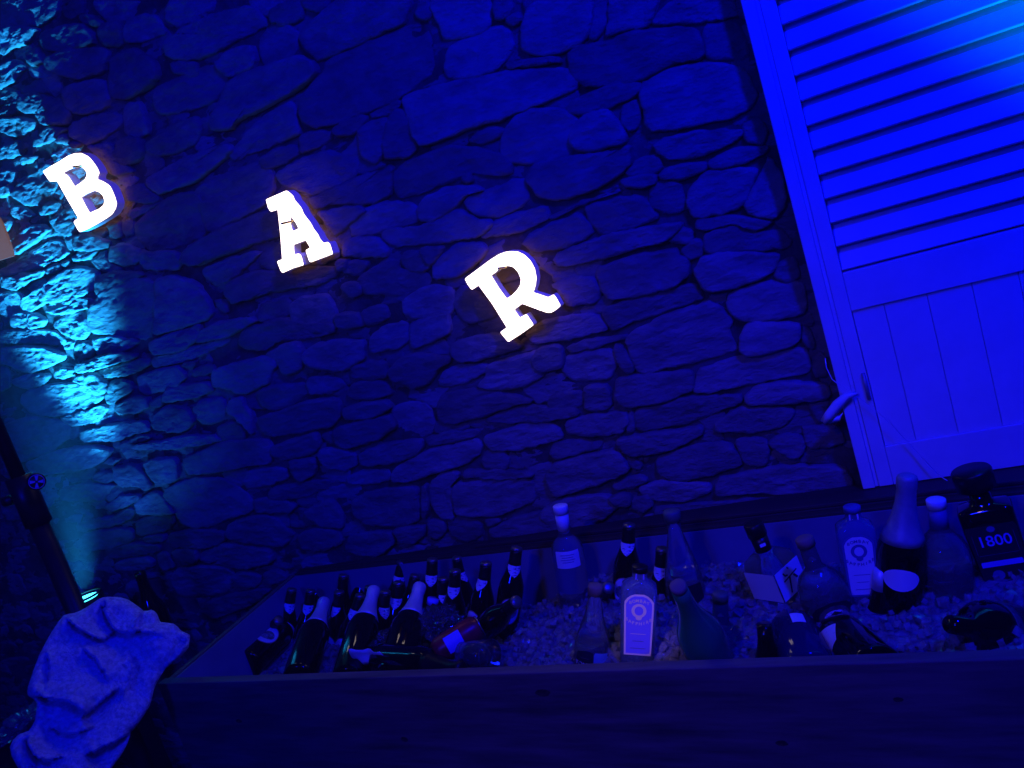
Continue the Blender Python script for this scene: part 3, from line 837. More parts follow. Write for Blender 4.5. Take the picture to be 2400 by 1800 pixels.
# tan sign corner at the left edge, its warm light added as emission
M_tan = vary(mat('tan_glow_board', (0.5, 0.36, 0.28), 0.9, spec=0.02, emis=(0.9, 0.45, 0.30), es=0.15), (0.025, 0.018, 0.015), (0.04, 0.03, 0.025), nscale=4)
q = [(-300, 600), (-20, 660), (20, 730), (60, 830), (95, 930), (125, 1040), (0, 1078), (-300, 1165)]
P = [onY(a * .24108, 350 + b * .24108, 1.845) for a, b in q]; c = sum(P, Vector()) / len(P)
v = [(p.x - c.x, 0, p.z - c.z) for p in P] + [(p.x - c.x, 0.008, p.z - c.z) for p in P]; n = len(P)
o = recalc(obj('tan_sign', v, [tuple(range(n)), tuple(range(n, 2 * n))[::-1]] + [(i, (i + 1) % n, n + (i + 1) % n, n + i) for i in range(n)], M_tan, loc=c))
tag(o, 'dull tan corner of a sign piece with a faint added glow, cut by the left edge', 'sign panel')

# ------------------------------------------------------------------ stand
M_black = vary(mat('black_metal', (0.012, 0.012, 0.013), 0.4), (0.008, 0.008, 0.009), (0.016, 0.016, 0.018), nscale=20)
YP = 1.36
pt = onY(90, 1225, YP)
st = thing('light_stand', 'black telescopic stand pole leaning up at the left, with two clamp knobs', 'stand', (pt.x, YP, 0))
def zc(v_): 
    lo, hi = 0.2, 3.5
    for _ in range(40):
        m_ = (lo + hi) / 2
        if proj(Vector((pt.x, YP, m_)))[1] > v_: lo = m_
        else: hi = m_
    return lo
z_cl0, z_cl1 = zc(1225), zc(1120)
def vt(name, z0, z1, r, parent=st, m=M_black, x=0, y=0):
    return tube(name, [(pt.x + x, YP + y, z0), (pt.x + x, YP + y, z1)], r, m, parent, seg=20)
vt('lower_pole', 0.05, z_cl0, 0.0255); vt('upper_pole', z_cl1, 3.2, 0.0175); 
vt('clamp', z_cl0 - 0.004, z_cl1 + 0.004, 0.033)
for k in range(3):
    a = k * math.tau / 3 + 0.4
    tube('leg', [(pt.x, YP, 0.42), (pt.x + 0.45 * math.cos(a), YP + 0.3 * math.sin(a), 0.015)], 0.012, M_black, st)
kp = onY(90, 1126, YP - 0.02)
kn = tube('knob', [kp + Vector((-0.045, 0.02, 0)), kp + Vector((-0.012, 0.0, 0)), kp + Vector((-0.010, -0.001, 0)), kp + Vector((0.012, -0.014, 0))], 0, M_black, st, seg=16, rs=[0.008, 0.009, 0.021, 0.0215])
M_emb = mat('emblem_print', (0.30, 0.22, 0.6), 0.5)
ev = []; ef = []
cdir = (CAM - kp).normalized(); kd = Vector((0.022, -0.013, 0)).normalized(); e1 = kd.cross(Vector((0, 0, 1))).normalized(); e2 = Vector((0, 0, 1))
kc = kp + Vector((0.012, -0.014, 0)) + kd * 0.0012 
for k in range(4):                       # cross emblem of four curved bars
    a = k * math.tau / 4 + 0.3
    u = e1 * math.cos(a) + e2 * math.sin(a); w3 = kd.cross(u)
    i0 = len(ev); ev += [kc + u * 0.003 - w3 * 0.0015, kc + u * 0.015 - w3 * 0.0045, kc + u * 0.015 + w3 * 0.0045, kc + u * 0.003 + w3 * 0.0015]; ef.append((i0, i0 + 1, i0 + 2, i0 + 3))
for k in range(20):
    a0, a1 = k * math.tau / 20, (k + 1) * math.tau / 20
    i0 = len(ev); ev += [kc + (e1 * math.cos(a) + e2 * math.sin(a)) * r for a in (a0, a1) for r in (0.0165, 0.018)]; ef.append((i0, i0 + 1, i0 + 3, i0 + 2))
obj('emblem', [p - st.location for p in ev], ef, M_emb, st)
kp2 = onY(24, 1172, YP - 0.02)
tube('knob', [kp2 + Vector((0.03, 0.02, 0)), kp2 + Vector((0.008, 0, 0)), kp2 + Vector((0.006, 0, 0)), kp2 + Vector((-0.014, -0.008, 0))], 0, M_black, st, seg=14, rs=[0.007, 0.007, 0.014, 0.013])

# ------------------------------------------------------------------ uplight
M_lens = mat('cyan_lens', (0.1, 0.6, 1), 0.1, emis=(0.05, 0.75, 1.0), es=5)
up = thing('uplight', 'small black floor uplight throwing cyan light up the stones, half hidden by the towel', 'spotlight', (LAMP.x, LAMP.y, LAMP.z - 0.16))
tube('housing', [LAMP + Vector((0, 0, -0.16)), LAMP + Vector((0, 0, 0.012))], 0.055, M_black, up, seg=24)
tube('lens', [LAMP + Vector((0, 0, 0.0125)), LAMP + Vector((0, 0, 0.0145))], 0.040, M_lens, up, seg=24)
rr = [LAMP + Vector((0.052 * math.cos(a), 0.052 * math.sin(a), 0.022)) for a in [k * math.tau / 28 for k in range(29)]]
tube('rim', rr, 0.004, mat('lamp_rim', (0.12, 0.12, 0.12), 0.3, 1.0), up, seg=6)
box('lamp_stand', (LAMP.x - 0.03, LAMP.y - 0.03, 0.0), (LAMP.x + 0.03, LAMP.y + 0.03, LAMP.z - 0.161), M_black, up)

# ------------------------------------------------------------------ string and ribbon on the shutter
M_string = mat('string', (0.8, 0.8, 0.8), 0.8)
sp = [(1934, 840), (1937, 862), (1950, 889), (1975, 908), (2001, 925), (2024, 941), (2045, 957), (2063, 972), (2085, 992), (2103, 1011), (2124, 1033), (2142, 1054), (2160, 1074), (2181, 1096), (2205, 1117), (2236, 1137), (2262, 1150)]
S = [onY(a, b, YS - 0.012 - 0.002 * math.sin(i)) for i, (a, b) in enumerate(sp)]
o = tube('string', S, 0.0012, M_string, seg=6); tag(o, 'thin pale string slanting down across the lower shutter', 'string')
M_rib = mat('ribbon', (0.75, 0.75, 0.75), 0.5)
rb = [((2008, 921), 8), ((1985, 928), 17), ((1962, 950), 24), ((1942, 975), 22), ((1930, 990), 17)]
v = []; 
for i, ((a, b), w4) in enumerate(rb):
    for s_ in (-1, 0, 1):
        p = onY(a + s_ * w4 * 0.34, b + s_ * w4 * 0.42, YS - 0.014 - (0.006 if s_ == 0 else 0) - 0.004 * (i % 2)); v.append(p)
v2 = [((1924, 986), 2), ((1946, 985), 14), ((1968, 981), 12), ((1975, 968), 3)]
k0 = len(v)
for i, ((a, b), w4) in enumerate(v2):
    for s_ in (-1, 0, 1): v.append(onY(a, b + s_ * w4 * 0.6, YS - 0.010 - (0.004 if s_ == 0 else 0)))
f = []
for i in range(4):
    for j in range(2): a = i * 3 + j; f.append((a, a + 1, a + 4, a + 3))
for i in range(3):
    for j in range(2): a = k0 + i * 3 + j; f.append((a, a + 1, a + 4, a + 3))
c = v[0].copy()
o = obj('ribbon', [p - c for p in v], f, M_rib, smooth=True, loc=c); md = o.modifiers.new('t', 'SOLIDIFY'); md.thickness = 0.001
tag(o, 'folded pale ribbon tail tied to the string beside the shutter frame', 'ribbon')
# ------------------------------------------------------------------ ice
ZI = 0.70
M_ice = vary(mat('ice', (0.8, 0.84, 0.9), 0.05, trans=0.60, ior=1.31, spec=0.8, coat=1.0), (0.22, 0.24, 0.30), (0.80, 0.82, 0.88), nscale=45, lo=0.3, hi=0.7, bump=0.8, bdist=0.006, bscale=130)
def plan_y(x, front):
    a, b = (fl_i, fR) if front else (bl_i, bR)
    return a.lerp(b, (x - a.x) / (b.x - a.x)).y
ri = random.Random(3)
V, Fc = [], []
cubes = 0
for _ in range(7000):
    x = ri.uniform(fl_i.x + 0.03, XE - 0.05)
    y = ri.uniform(plan_y(x, True) + 0.02, plan_y(x, False) - 0.025)
    if y > bl_i.y + 0: continue
    hh = ZI + 0.010 + 0.022 * noise.noise(Vector((x * 5, y * 5, 1))) + 0.012 * noise.noise(Vector((x * 14, y * 14, 4)))
    lo_ = max(0.0, min(1.0, (-0.72 - x) / 0.25)); hh -= 0.055 * lo_
    z = hh + ri.uniform(-0.022, 0.004)
    s = ri.uniform(0.0035, 0.0085)
    R = Matrix.Rotation(ri.uniform(0, 6.28), 3, Vector((ri.uniform(-1, 1), ri.uniform(-1, 1), ri.uniform(-1, 1))).normalized())
    k = len(V)
    for dx in (-1, 1):
        for dy in (-1, 1):
            for dz in (-1, 1):
                q = R @ Vector((dx * ri.uniform(0.75, 1.1), dy * ri.uniform(0.75, 1.1), dz * ri.uniform(0.6, 1.0))) * s
                V.append((x + q.x, y + q.y, z + q.z))
    Fc += [tuple(k + i for i in t) for t in ((0, 1, 3, 2), (4, 6, 7, 5), (0, 4, 5, 1), (2, 3, 7, 6), (0, 2, 6, 4), (1, 5, 7, 3))]
# bed under the cubes
xs_ = np.linspace(fl_i.x + 0.012, XE - 0.01, 330); k = len(V); NY = 80
for x in xs_:
    for j in range(NY):
        y0_, y1_ = plan_y(x, True) + 0.012, min(plan_y(x, False), bl_i.y + 9) - 0.012
        xx = max(x, fl_i.x + 0.012); y = y0_ + (y1_ - y0_) * j / (NY - 1)
        lo_ = max(0.0, min(1.0, (-0.72 - x) / 0.25))
        V.append((xx, y, ZI + 0.004 - 0.055 * lo_ + 0.022 * noise.noise(Vector((x * 5, y * 5, 1))) + 0.012 * noise.noise(Vector((x * 14, y * 14, 4))) + 0.007 * noise.noise(Vector((x * 60, y * 60, 2)))))
for i in range(len(xs_) - 1):
    for j in range(NY - 1):
        a = k + i * NY + j; Fc.append((a, a + NY, a + NY + 1, a + 1))
bsdf(M_ice).inputs['Subsurface Weight'].default_value = 0.3; bsdf(M_ice).inputs['Subsurface Radius'].default_value = (0.02, 0.02, 0.02); bsdf(M_ice).inputs['Subsurface Scale'].default_value = 1.0
o = recalc(obj('crushed_ice', V, Fc, M_ice)); tag(o, 'loose heap of ice cubes filling the trough around the bottles', 'ice', kind='stuff')

# ------------------------------------------------------------------ bottle makers
M_brown = mat('brown_glass', (0.010, 0.005, 0.003), 0.06, spec=0.5, coat=0.3)
M_dkgreen = mat('dark_green_glass', (0.002, 0.003, 0.002), 0.05, spec=0.5, coat=0.3)
M_green = mat('green_glass', (0.03, 0.32, 0.10), 0.06, spec=0.5, coat=0.2)
M_clear = mat('clear_glass', (0.92, 0.95, 0.98), 0.02, trans=0.93, ior=1.25)
M_bluegl = mat('blue_glass', (0.35, 0.5, 0.95), 0.03, trans=0.85, ior=1.25)
M_foilpale = vary(mat('pale_foil', (0.5, 0.5, 0.52), 0.42, 0.25), (0.60, 0.60, 0.62), (0.78, 0.77, 0.80), scale=(1, 1, 0.5), nscale=40, bump=0.35, bdist=0.001, bscale=70)
M_foildark = mat('dark_foil', (0.012, 0.010, 0.010), 0.38, 0.3)
M_capgrey = mat('cap_metal', (0.25, 0.22, 0.2), 0.35, 0.8)
M_white = mat('white_cap', (0.75, 0.76, 0.78), 0.45)
M_cork = mat('cork', (0.28, 0.20, 0.12), 0.8)
M_greencap = mat('grey_green_cap', (0.12, 0.16, 0.12), 0.5)
M_black2 = mat('black_plastic', (0.008, 0.008, 0.008), 0.35)
def paper(name, c, dark=(0.10, 0.09, 0.1), sc_=260, amt=0.47):
    m = mat(name, c, 0.6)
    tc = nd(m, 'ShaderNodeTexCoord'); mp = nd(m, 'ShaderNodeMapping'); mp.inputs['Scale'].default_value = (0.35, 0.35, 1.3)
    lk(m, tc.outputs['Object'], mp.inputs[0])
    n = nd(m, 'ShaderNodeTexNoise'); n.inputs['Scale'].default_value = sc_; n.inputs['Detail'].default_value = 2; lk(m, mp.outputs[0], n.inputs['Vector'])
    cr = nd(m, 'ShaderNodeValToRGB'); cr.color_ramp.elements[0].position = amt - 0.06; cr.color_ramp.elements[1].position = amt + 0.03
    cr.color_ramp.elements[0].color = (*dark, 1); cr.color_ramp.elements[1].color = (*c, 1)
    lk(m, n.outputs[0], cr.inputs[0]); lk(m, cr.outputs[0], bsdf(m).inputs['Base Color']); return m
M_neckl = paper('neck_label', (0.78, 0.78, 0.80), (0.16, 0.15, 0.17), 300, 0.42)
M_white_l = paper('white_label', (0.72, 0.73, 0.76), (0.5, 0.5, 0.55), 200, 0.36)
M_plain_l = mat('plain_label', (0.74, 0.75, 0.78), 0.55)
M_green_l = vary(mat('oval_centre', (0.15, 0.2, 0.15), 0.5), (0.06, 0.11, 0.08), (0.30, 0.36, 0.32), nscale=90, lo=0.42, hi=0.6)
M_gold = mat('gold_rim', (0.55, 0.40, 0.25), 0.4, 0.3)
M_dark_l = mat('dark_label', (0.015, 0.015, 0.02), 0.5)
M_grey_l = vary(mat('grey_label', (0.12, 0.12, 0.11), 0.55), (0.05, 0.05, 0.045), (0.16, 0.15, 0.13), nscale=120)
M_ink = mat('ink', (0.012, 0.012, 0.02), 0.6)
M_peach = mat('label_border', (0.95, 0.75, 0.62), 0.4)
M_lblue = mat('label_blue', (0.22, 0.17, 0.80), 0.45)
M_lblue2 = mat('label_ink_blue', (0.08, 0.09, 0.30), 0.5)

TYPES = {
 'beer': dict(L=.24, prof=[(0,.001),(0,.028),(.003,.031),(.008,.0315),(.128,.0315),(.142,.0302),(.156,.0262),(.170,.0212),(.185,.0172),(.205,.0142),(.2325,.0134)]),
 'champ': dict(L=.30, prof=[(0,.001),(0,.040),(.004,.0430),(.012,.0437),(.145,.0437),(.160,.0420),(.178,.0368),(.200,.0282),(.222,.0215),(.245,.0175),(.270,.0158),(.292,.0150)]),
 'spirit': dict(L=.30, prof=[(0,.001),(0,.036),(.004,.0385),(.190,.0385),(.203,.036),(.213,.028),(.222,.0175),(.232,.0145),(.29,.0140)]),
 'tonic': dict(L=.255, prof=[(0,.001),(0,.034),(.004,.0365),(.115,.0365),(.135,.0345),(.160,.0280),(.190,.0195),(.215,.0150),(.238,.0138)]),
 'cone': dict(L=.30, prof=[(0,.001),(0,.042),(.005,.0450),(.110,.0440),(.150,.0400),(.190,.0310),(.225,.0220),(.250,.0155),(.280,.0140)]),
 'round': dict(L=.27, prof=[(0,.001),(0,.042),(.005,.0465),(.150,.0465),(.172,.0440),(.190,.0360),(.202,.0240),(.212,.0160),(.255,.0145)]),
 'bombay': dict(L=.25, sx=1.0, sy=.78, n=5, prof=[(0,.001),(0,.031),(.004,.0330),(.196,.0350),(.209,.0335),(.217,.0270),(.223,.0180),(.227,.0148),(.241,.0140)]),
 'square': dict(L=.275, sx=1.0, sy=1.0, n=9, prof=[(0,.001),(0,.037),(.004,.0395),(.185,.0395),(.198,.0370),(.207,.0270),(.214,.0160),(.25,.0145)]),
 'slab': dict(L=.26, sx=1.0, sy=.62, n=6, prof=[(0,.001),(0,.040),(.004,.0410),(.150,.0455),(.182,.0455),(.188,.0420),(.193,.0240),(.200,.0185),(.222,.0175)]),
}
class Bottle:
    def __init__(s, kind, top, low, label, glass, group=None, L=None, side=0, yaw=0.0, zi=ZI, cat='bottle', z_top=None):
        t = TYPES[kind]; s.t = t; s.kind = kind
        P0 = onZ(low[0], low[1], zi)
        d = ray(*top).normalized()
        if L is None:      # upright: the point of the top ray nearest the vertical through P0
            a = Vector((d.x, d.y)); b = Vector((P0.x - CAM.x, P0.y - CAM.y)); tt = a.dot(b) / a.dot(a)
            P1 = CAM + d * tt
        else:
            oc = CAM - P0; B_ = oc.dot(d); C_ = oc.dot(oc) - L * L; D_ = B_ * B_ - C_
            D_ = max(D_, 0.0); t1, t2 = -B_ - math.sqrt(D_), -B_ + math.sqrt(D_)
            c1, c2 = CAM + d * t1, CAM + d * t2
            if side == 0: P1 = c1 if (c1 - P0).normalized().z > (c2 - P0).normalized().z else c2
            else: P1 = c1 if side < 0 else c2
        ax = (P1 - P0).normalized()
        base = P1 - ax * t['L']
        to = (CAM - (P0 + P1) / 2); to = (to - ax * to.dot(ax)).normalized()
        y = -to; x = y.cross(ax).normalized()
        R = Matrix((x, y, ax)).transposed().to_4x4() @ Matrix.Rotation(math.radians(yaw), 4, 'Z')
        s.M = Matrix.Translation(base) @ R
        s.root = thing('bottle', label, cat, group=group); s.root.matrix_world = s.M
        s.ax = ax; s.vis = (P1 - P0).length
        prof = [q for q in t['prof']]
        s.lathe('glass_body', prof, glass)
    def r(s, z):
        p = s.t['prof']
        for (z0, r0), (z1, r1) in zip(p[1:-1], p[2:]):
            if z0 <= z <= z1: return r0 + (r1 - r0) * (z - z0) / max(z1 - z0, 1e-6)
        return p[-1][1]
    def ring(s, z, r, seg, grow=0.0, forceround=False):
        n = s.t.get('n', 2); sx, sy = s.t.get('sx', 1), s.t.get('sy', 1)
        k = 0 if forceround else max(0.0, min(1.0, (r - 0.02) / 0.012)) if n > 2 else 0
        out = []
        for i in range(seg):
            a = i * math.tau / seg; c, q = math.cos(a), math.sin(a)
            X, Y = c * (r + grow), q * (r + grow)
            if k > 0:
                e = 2 / n; X2 = (r * sx + grow) * math.copysign(abs(c) ** e, c); Y2 = (r * sy + grow) * math.copysign(abs(q) ** e, q)
                X, Y = X + (X2 - X) * k, Y + (Y2 - Y) * k
            out.append((X, Y, z))
        return out
    def lathe(s, name, prof, m, grow=0.0, close=True, seg=28, fr=False, parent=None):
        if s.t.get('n', 2) > 2: seg = 48
        v, f = [], []
        for z, r_ in prof: v += s.ring(z, r_, seg, grow, fr)
        n = len(prof)
        for i in range(n - 1):
            for k in range(seg): a, b = i * seg + k, i * seg + (k + 1) % seg; f.append((a, b, b + seg, a + seg))
        if close: f += [tuple(range(seg))[::-1], tuple((n - 1) * seg + k for k in range(seg))]
        return recalc(obj(name, v, f, m, parent or s.root, smooth=True))
    def sub(s, z0, z1, n=8, g=0.0006):
        return [(z0 + (z1 - z0) * i / n, s.r(z0 + (z1 - z0) * i / n) + g) for i in range(n + 1)]
    def patch(s, name, zc, pts, m, yaw=0.0, g=0.0009, parent=None):
        """label of outline pts (arc offset, height) wrapped on the bottle"""
        c = Vector((sum(p[0] for p in pts) / len(pts), sum(p[1] for p in pts) / len(pts)))
        pts = resample([Vector(p) for p in pts], 0.004, 12, 40); n = len(pts); v, f = [], []
        boxy = s.t.get('n', 2) > 2
        ya = math.radians(yaw)
        def mp(p):
            z = zc + p.y; r_ = s.r(z)
            if boxy:
                q = Vector((p.x, -(r_ * s.t['sy'] + g), z)); return Matrix.Rotation(ya, 3, 'Z') @ q
            a = p.x / (s.r(zc)) + ya; return Vector((math.sin(a) * (r_ + g), -math.cos(a) * (r_ + g), z))
        for sc_ in (1.0, 0.75, 0.5, 0.25):
            v += [mp(c + (p - c) * sc_) for p in pts]
        v.append(mp(c))
        for k in range(3):
            for i in range(n): a, b = k * n + i, k * n + (i + 1) % n; f.append((a, b, b + n, a + n))
        f += [(3 * n + i, 3 * n + (i + 1) % n, 4 * n) for i in range(n)]
        return recalc(obj(name, v, f, m, parent or s.root, smooth=True))
    def text(s, name, body, size, zc, m, yaw=0.0, x=0.0, g=0.0013, parent=None, sx=1.0, ital=0.0):
        cu = bpy.data.curves.new(name, 'FONT'); cu.body = body; cu.size = size; cu.align_x = 'CENTER'; cu.align_y = 'CENTER'
        cu.shear = ital; cu.offset = 0.0004 if size > 0.02 else (0.0002 if size > 0.008 else 0); cu.resolution_u = 3
        to = bpy.data.objects.new(name, cu); COL.objects.link(to); bpy.context.view_layer.update()
        me = bpy.data.meshes.new_from_object(to); COL.objects.unlink(to); bpy.data.objects.remove(to)
        ya = math.radians(yaw)
        for q in me.vertices:
            px_, pz_ = q.co.x * sx + x, q.co.y
            z = zc + pz_; r_ = s.r(z)
            if s.t.get('n', 2) > 2: q.co = Matrix.Rotation(ya, 3, 'Z') @ Vector((px_, -(r_ * s.t['sy'] + g), z))
            else:
                a = px_ / s.r(zc) + ya; q.co = Vector((math.sin(a) * (r_ + g), -math.cos(a) * (r_ + g), z))
        me.materials.clear(); me.materials.append(m)
        o = bpy.data.objects.new(name, me); COL.objects.link(o); o.parent = parent or s.root; return o
def oval(a, b, n=28): return [(a * math.cos(k * math.tau / n), b * math.sin(k * math.tau / n)) for k in range(n)]
def rect(a, b): return [(-a, -b), (a, -b), (a, b), (-a, b)]
DIA = [(-.020, .012), (.020, .012), (.021, .004), (.012, -.008), (.001, -.019), (-.012, -.008), (-.021, .004)]
BG = 'beer bottles standing in the ice'; CG = 'champagne bottles with pale foil necks'
def beer(top, low, label, yaw=0, neck=True, L=None, side=0, big=True, zi=ZI, group=BG):
    b = Bottle('beer', top, low, label, M_brown, group, L, side, 0, zi)
    b.lathe('neck_foil', b.sub(.196, .2325, 5) , M_foildark, 0.0004)
    b.lathe('crown_cap', [(.2315, .0146), (.2335, .0150), (.2375, .0138), (.2395, .010), (.24, .004)], M_capgrey, seg=24)
    if neck: b.patch('neck_label', .186, DIA, M_neckl, yaw)
    if big:
        l = b.patch('body_label', .085, oval(.026, .034), M_gold, yaw, .0009)
        b.patch('label_field', .085, oval(.0235, .0315), M_white_l, yaw, .0013, l)
        b.patch('label_picture', .083, oval(.0195, .016), M_green_l, yaw, .0017, l)
    return b
def champ(top, low, label, L=None, side=0, yaw=0, wl=False, glass=None, zi=ZI, foil=None, z0=.185, group=CG):
    b = Bottle('champ', top, low, label, glass or M_dkgreen, group, L, side, 0, zi)
    p = b.sub(z0, .270, 8, .0008) + [(.275, .0178), (.292, .0180), (.297, .0165), (.300, .012), (.3005, .003)]
    b.lathe('neck_foil', p, foil or M_foilpale, 0)
    if wl: b.patch('body_label', .085, rect(.034, .038), M_white_l, yaw)
    return b

# ---- beer bottles, left cluster
beer((725.8, 1327.7), (714, 1403), 'beer bottle with pale neck label, farthest left of the back row')
beer((750.7, 1337.6), (742, 1410), 'beer bottle leaning right, second from the left in the back row', yaw=22)
beer((685, 1378), (672, 1452), 'beer bottle nearest the pale end wall of the trough', yaw=12)
beer((728.8, 1381), (722, 1440), 'beer bottle just in front of the farthest-left back bottle', yaw=-18)
beer((806, 1345), (800, 1420), 'beer bottle with its neck label turned away to the left, left of centre', yaw=-62)
beer((795, 1384), (792, 1452), 'short-looking beer bottle whose label shows as a thin edge, behind the foil necks', yaw=-50)
beer((854.5, 1319.7), (846, 1400), 'upright beer bottle with pale neck label behind the third foil neck', yaw=-8)
beer((902.2, 1316.7), (882, 1398), 'beer bottle leaning right between two upright ones in the back row', yaw=-16)
beer((942, 1313.7), (929, 1402), 'beer bottle with a crumpled wide neck label in the middle of the back row', yaw=-5)
beer((1012.7, 1282.9), (1004, 1372), 'beer bottle with the highest cap of the left cluster', yaw=-25)
beer((1013.7, 1307.7), (1008, 1425), 'beer bottle directly in front of the highest one, bright neck label', yaw=-6)
beer((974.9, 1345.5), (955, 1420), 'beer bottle hidden to its cap behind the tallest foil neck', yaw=160)
beer((1071.4, 1302.8), (1084, 1385), 'beer bottle leaning left at the back, label half turned right', yaw=45)
beer((1067.4, 1333.6), (1062, 1442), 'beer bottle with a broad pale neck label right of centre', yaw=-14)
beer((1140, 1315.7), (1126, 1443), 'beer bottle with its oval body label turned to the left', yaw=-42)
beer((1211.7, 1280.9), (1190, 1434), 'tallest beer bottle at the right end of the left cluster', yaw=6)
beer((905, 1383), (893, 1462), 'beer bottle between the third and fourth foil necks', yaw=25)
beer((846, 1392), (826, 1462), 'beer bottle half hidden behind the third foil neck', yaw=-25)
beer((655, 1452), (612, 1500), 'small dark beer bottle lying against the end wall', L=.14, neck=True, zi=ZI - .03)
beer((1213, 1408), (1128, 1478), 'dark bottle tipped over to the right with no label showing', L=.19, side=-1, neck=False, big=False)
beer((640, 1404), (634, 1470), 'beer bottle low in the left corner, between the end wall and the first foil neck', yaw=30)
beer((868, 1372), (858, 1440), 'beer bottle squeezed behind the third foil neck, its label slightly right', yaw=20)
beer((935, 1362), (926, 1440), 'beer bottle squeezed left of the tallest foil neck', yaw=-12)
beer((1040, 1352), (1034, 1436), 'beer bottle in the shade between two rows, right of the tallest foil neck', yaw=35)
beer((1475, 1226), (1466, 1396), 'beer bottle left of the clear conical bottle, oval label below', yaw=-10)
beer((1552, 1282), (1550, 1396), 'beer bottle half hidden behind the clear conical bottle', yaw=-22)
beer((1428, 1375), (1408, 1402), 'dark beer bottle lying behind the tonic bottle', L=.09, neck=False, big=False)
# ---- champagne, left cluster
b = champ((710.9, 1433), (598, 1540), 'champagne bottle with pale foil neck and oval label, leftmost and leaning most', L=.26, side=1, zi=ZI - .02)
l = b.patch('body_label', .092, oval(.030, .038), M_gold, -30, .0009); b.patch('label_field', .092, oval(.0275, .0355), M_plain_l, -30, .0013, l); b.patch('label_picture', .090, oval(.021, .018), M_green_l, -30, .0017, l)
champ((760.6, 1407), (716, 1548), 'champagne bottle with pale foil neck, second from the left', L=.235, side=1)
champ((877.4, 1379), (830, 1552), 'champagne bottle with long pale foil neck, third from the left', L=.245, side=1)
champ((984.8, 1371), (936, 1540), 'champagne bottle with pale foil neck, tallest and rightmost of four', L=.235, side=1, yaw=-30)
champ((1085, 1568), (925, 1553), 'dark champagne bottle lying along the front board with a gold glint', L=.25, side=-1, wl=False, foil=M_foildark, zi=ZI + .0)
# ---- clear bottle with white capsule
b = Bottle('spirit', (1312.6, 1184), (1348, 1400), 'tall clear bottle with white capsule and small white label, standing alone in the ice', M_clear)
b.lathe('capsule', [(.238, .0150), (.278, .0165)], M_white, close=True); b.lathe('stopper', [(.2795, .0180), (.2985, .0180), (.30, .016)], M_white)
l = b.patch('label', .176, rect(.030, .021), M_plain_l, -4)
for k in range(4): b.patch('print_line', .188 - k * .006, rect(.018 - .003 * (k % 2), .0008), M_lblue2, -4, .0013, l)
# ---- tonic
b = Bottle('tonic', (1396.7, 1370), (1385, 1552), 'clear tonic water bottle with a dark and a pale label, by the front board', M_clear)
b.lathe('screw_cap', [(.2345, .0160), (.250, .0160), (.254, .0148), (.255, .006)], M_cork)
l = b.patch('dark_label', .070, [(-.033, -.060), (.004, -.060), (.004, .056), (-.010, .058), (-.033, .052)], M_dark_l)
l2 = b.patch('pale_label', .070, [(.005, -.060), (.040, -.060), (.040, .050), (.005, .056)], mat('aqua_label', (0.20, 0.42, 0.50), 0.5))
b.text('lettering', 'TONIC', .0125, .098, M_neckl, x=-.0145, parent=l); b.text('lettering', 'WATER', .0095, .087, M_neckl, x=-.0145, parent=l)
for k in range(3): b.patch('print_line', .112 - k * .035, [(-.026, -.0007), (-.003, -.0007), (-.003, .0007), (-.026, .0007)], M_grey_l, 0, .0013, l)
b.text('lettering', 'TONIC', .008, .086, M_ink, x=.020, parent=l2, sx=1.1)
# ---- bombay type
def gin(top, low, label, yaw=0, lit=True, L=None, side=0):
    b = Bottle('bombay', top, low, label, M_bluegl, None, L, side, yaw)
    b.lathe('screw_cap', [(.2395, .0155), (.249, .0155), (.25, .0145)], M_lblue2 if not lit else M_black2, fr=True)
    b.patch('neck_band', .233, rect(.0085, .0060), M_lblue if lit else M_plain_l, 0, .0020)
    O = [(-.0262, -.064), (.0262, -.064), (.0285, .046), (.021, .057), (.010, .062), (-.010, .062), (-.021, .057), (-.0285, .046)]
    I = [(p[0] * .87, p[1] * .94) for p in O]
    l = b.patch('label_border', .141, O, M_peach if lit else M_lblue2); b.patch('label_field', .141, I, M_lblue if lit else M_plain_l, 0, .0013, l)
    ink = M_peach if lit else M_lblue2
    for word, zc_, up_ in (('BOMBAY', .1905, 1), ('SAPPHIRE', .143, -1)):       # arched words
        R_ = .034; n = len(word)
        for i, ch in enumerate(word):
            a = (i - (n - 1) / 2) * .0062 / .030
            b.text('lettering', ch, .0088, zc_ - (R_ * (1 - math.cos(a))) * up_ , ink, x=R_ * math.sin(a), g=.0017, parent=l)
    rg = [(r_ * math.cos(a), r_ * math.sin(a)) for r_ in (.0145,) for a in [k * math.tau / 30 for k in range(30)]]
    b.patch('medallion', .170, rg, ink, 0, .0017, l); b.patch('medallion_centre', .170, oval(.0085, .0095), M_lblue if lit else M_plain_l, 0, .0021, l)
    b.patch('crest', .1560, oval(.0062, .0055, 10), ink, 0, .0023, l)
    for k in range(3): b.patch('print_line', .122 - k * .015, rect(.016 - .004 * (k == 1), .0006), ink if k == 0 else M_lblue2, 0, .0017, l)
    return b
gin((1500, 1326), (1492, 1552), 'blue gin bottle at the front, its label lit with a peach border', yaw=2)
gin((1996, 1186), (2026, 1408), 'blue gin bottle at the back with a plain bluish label', lit=False, yaw=4)
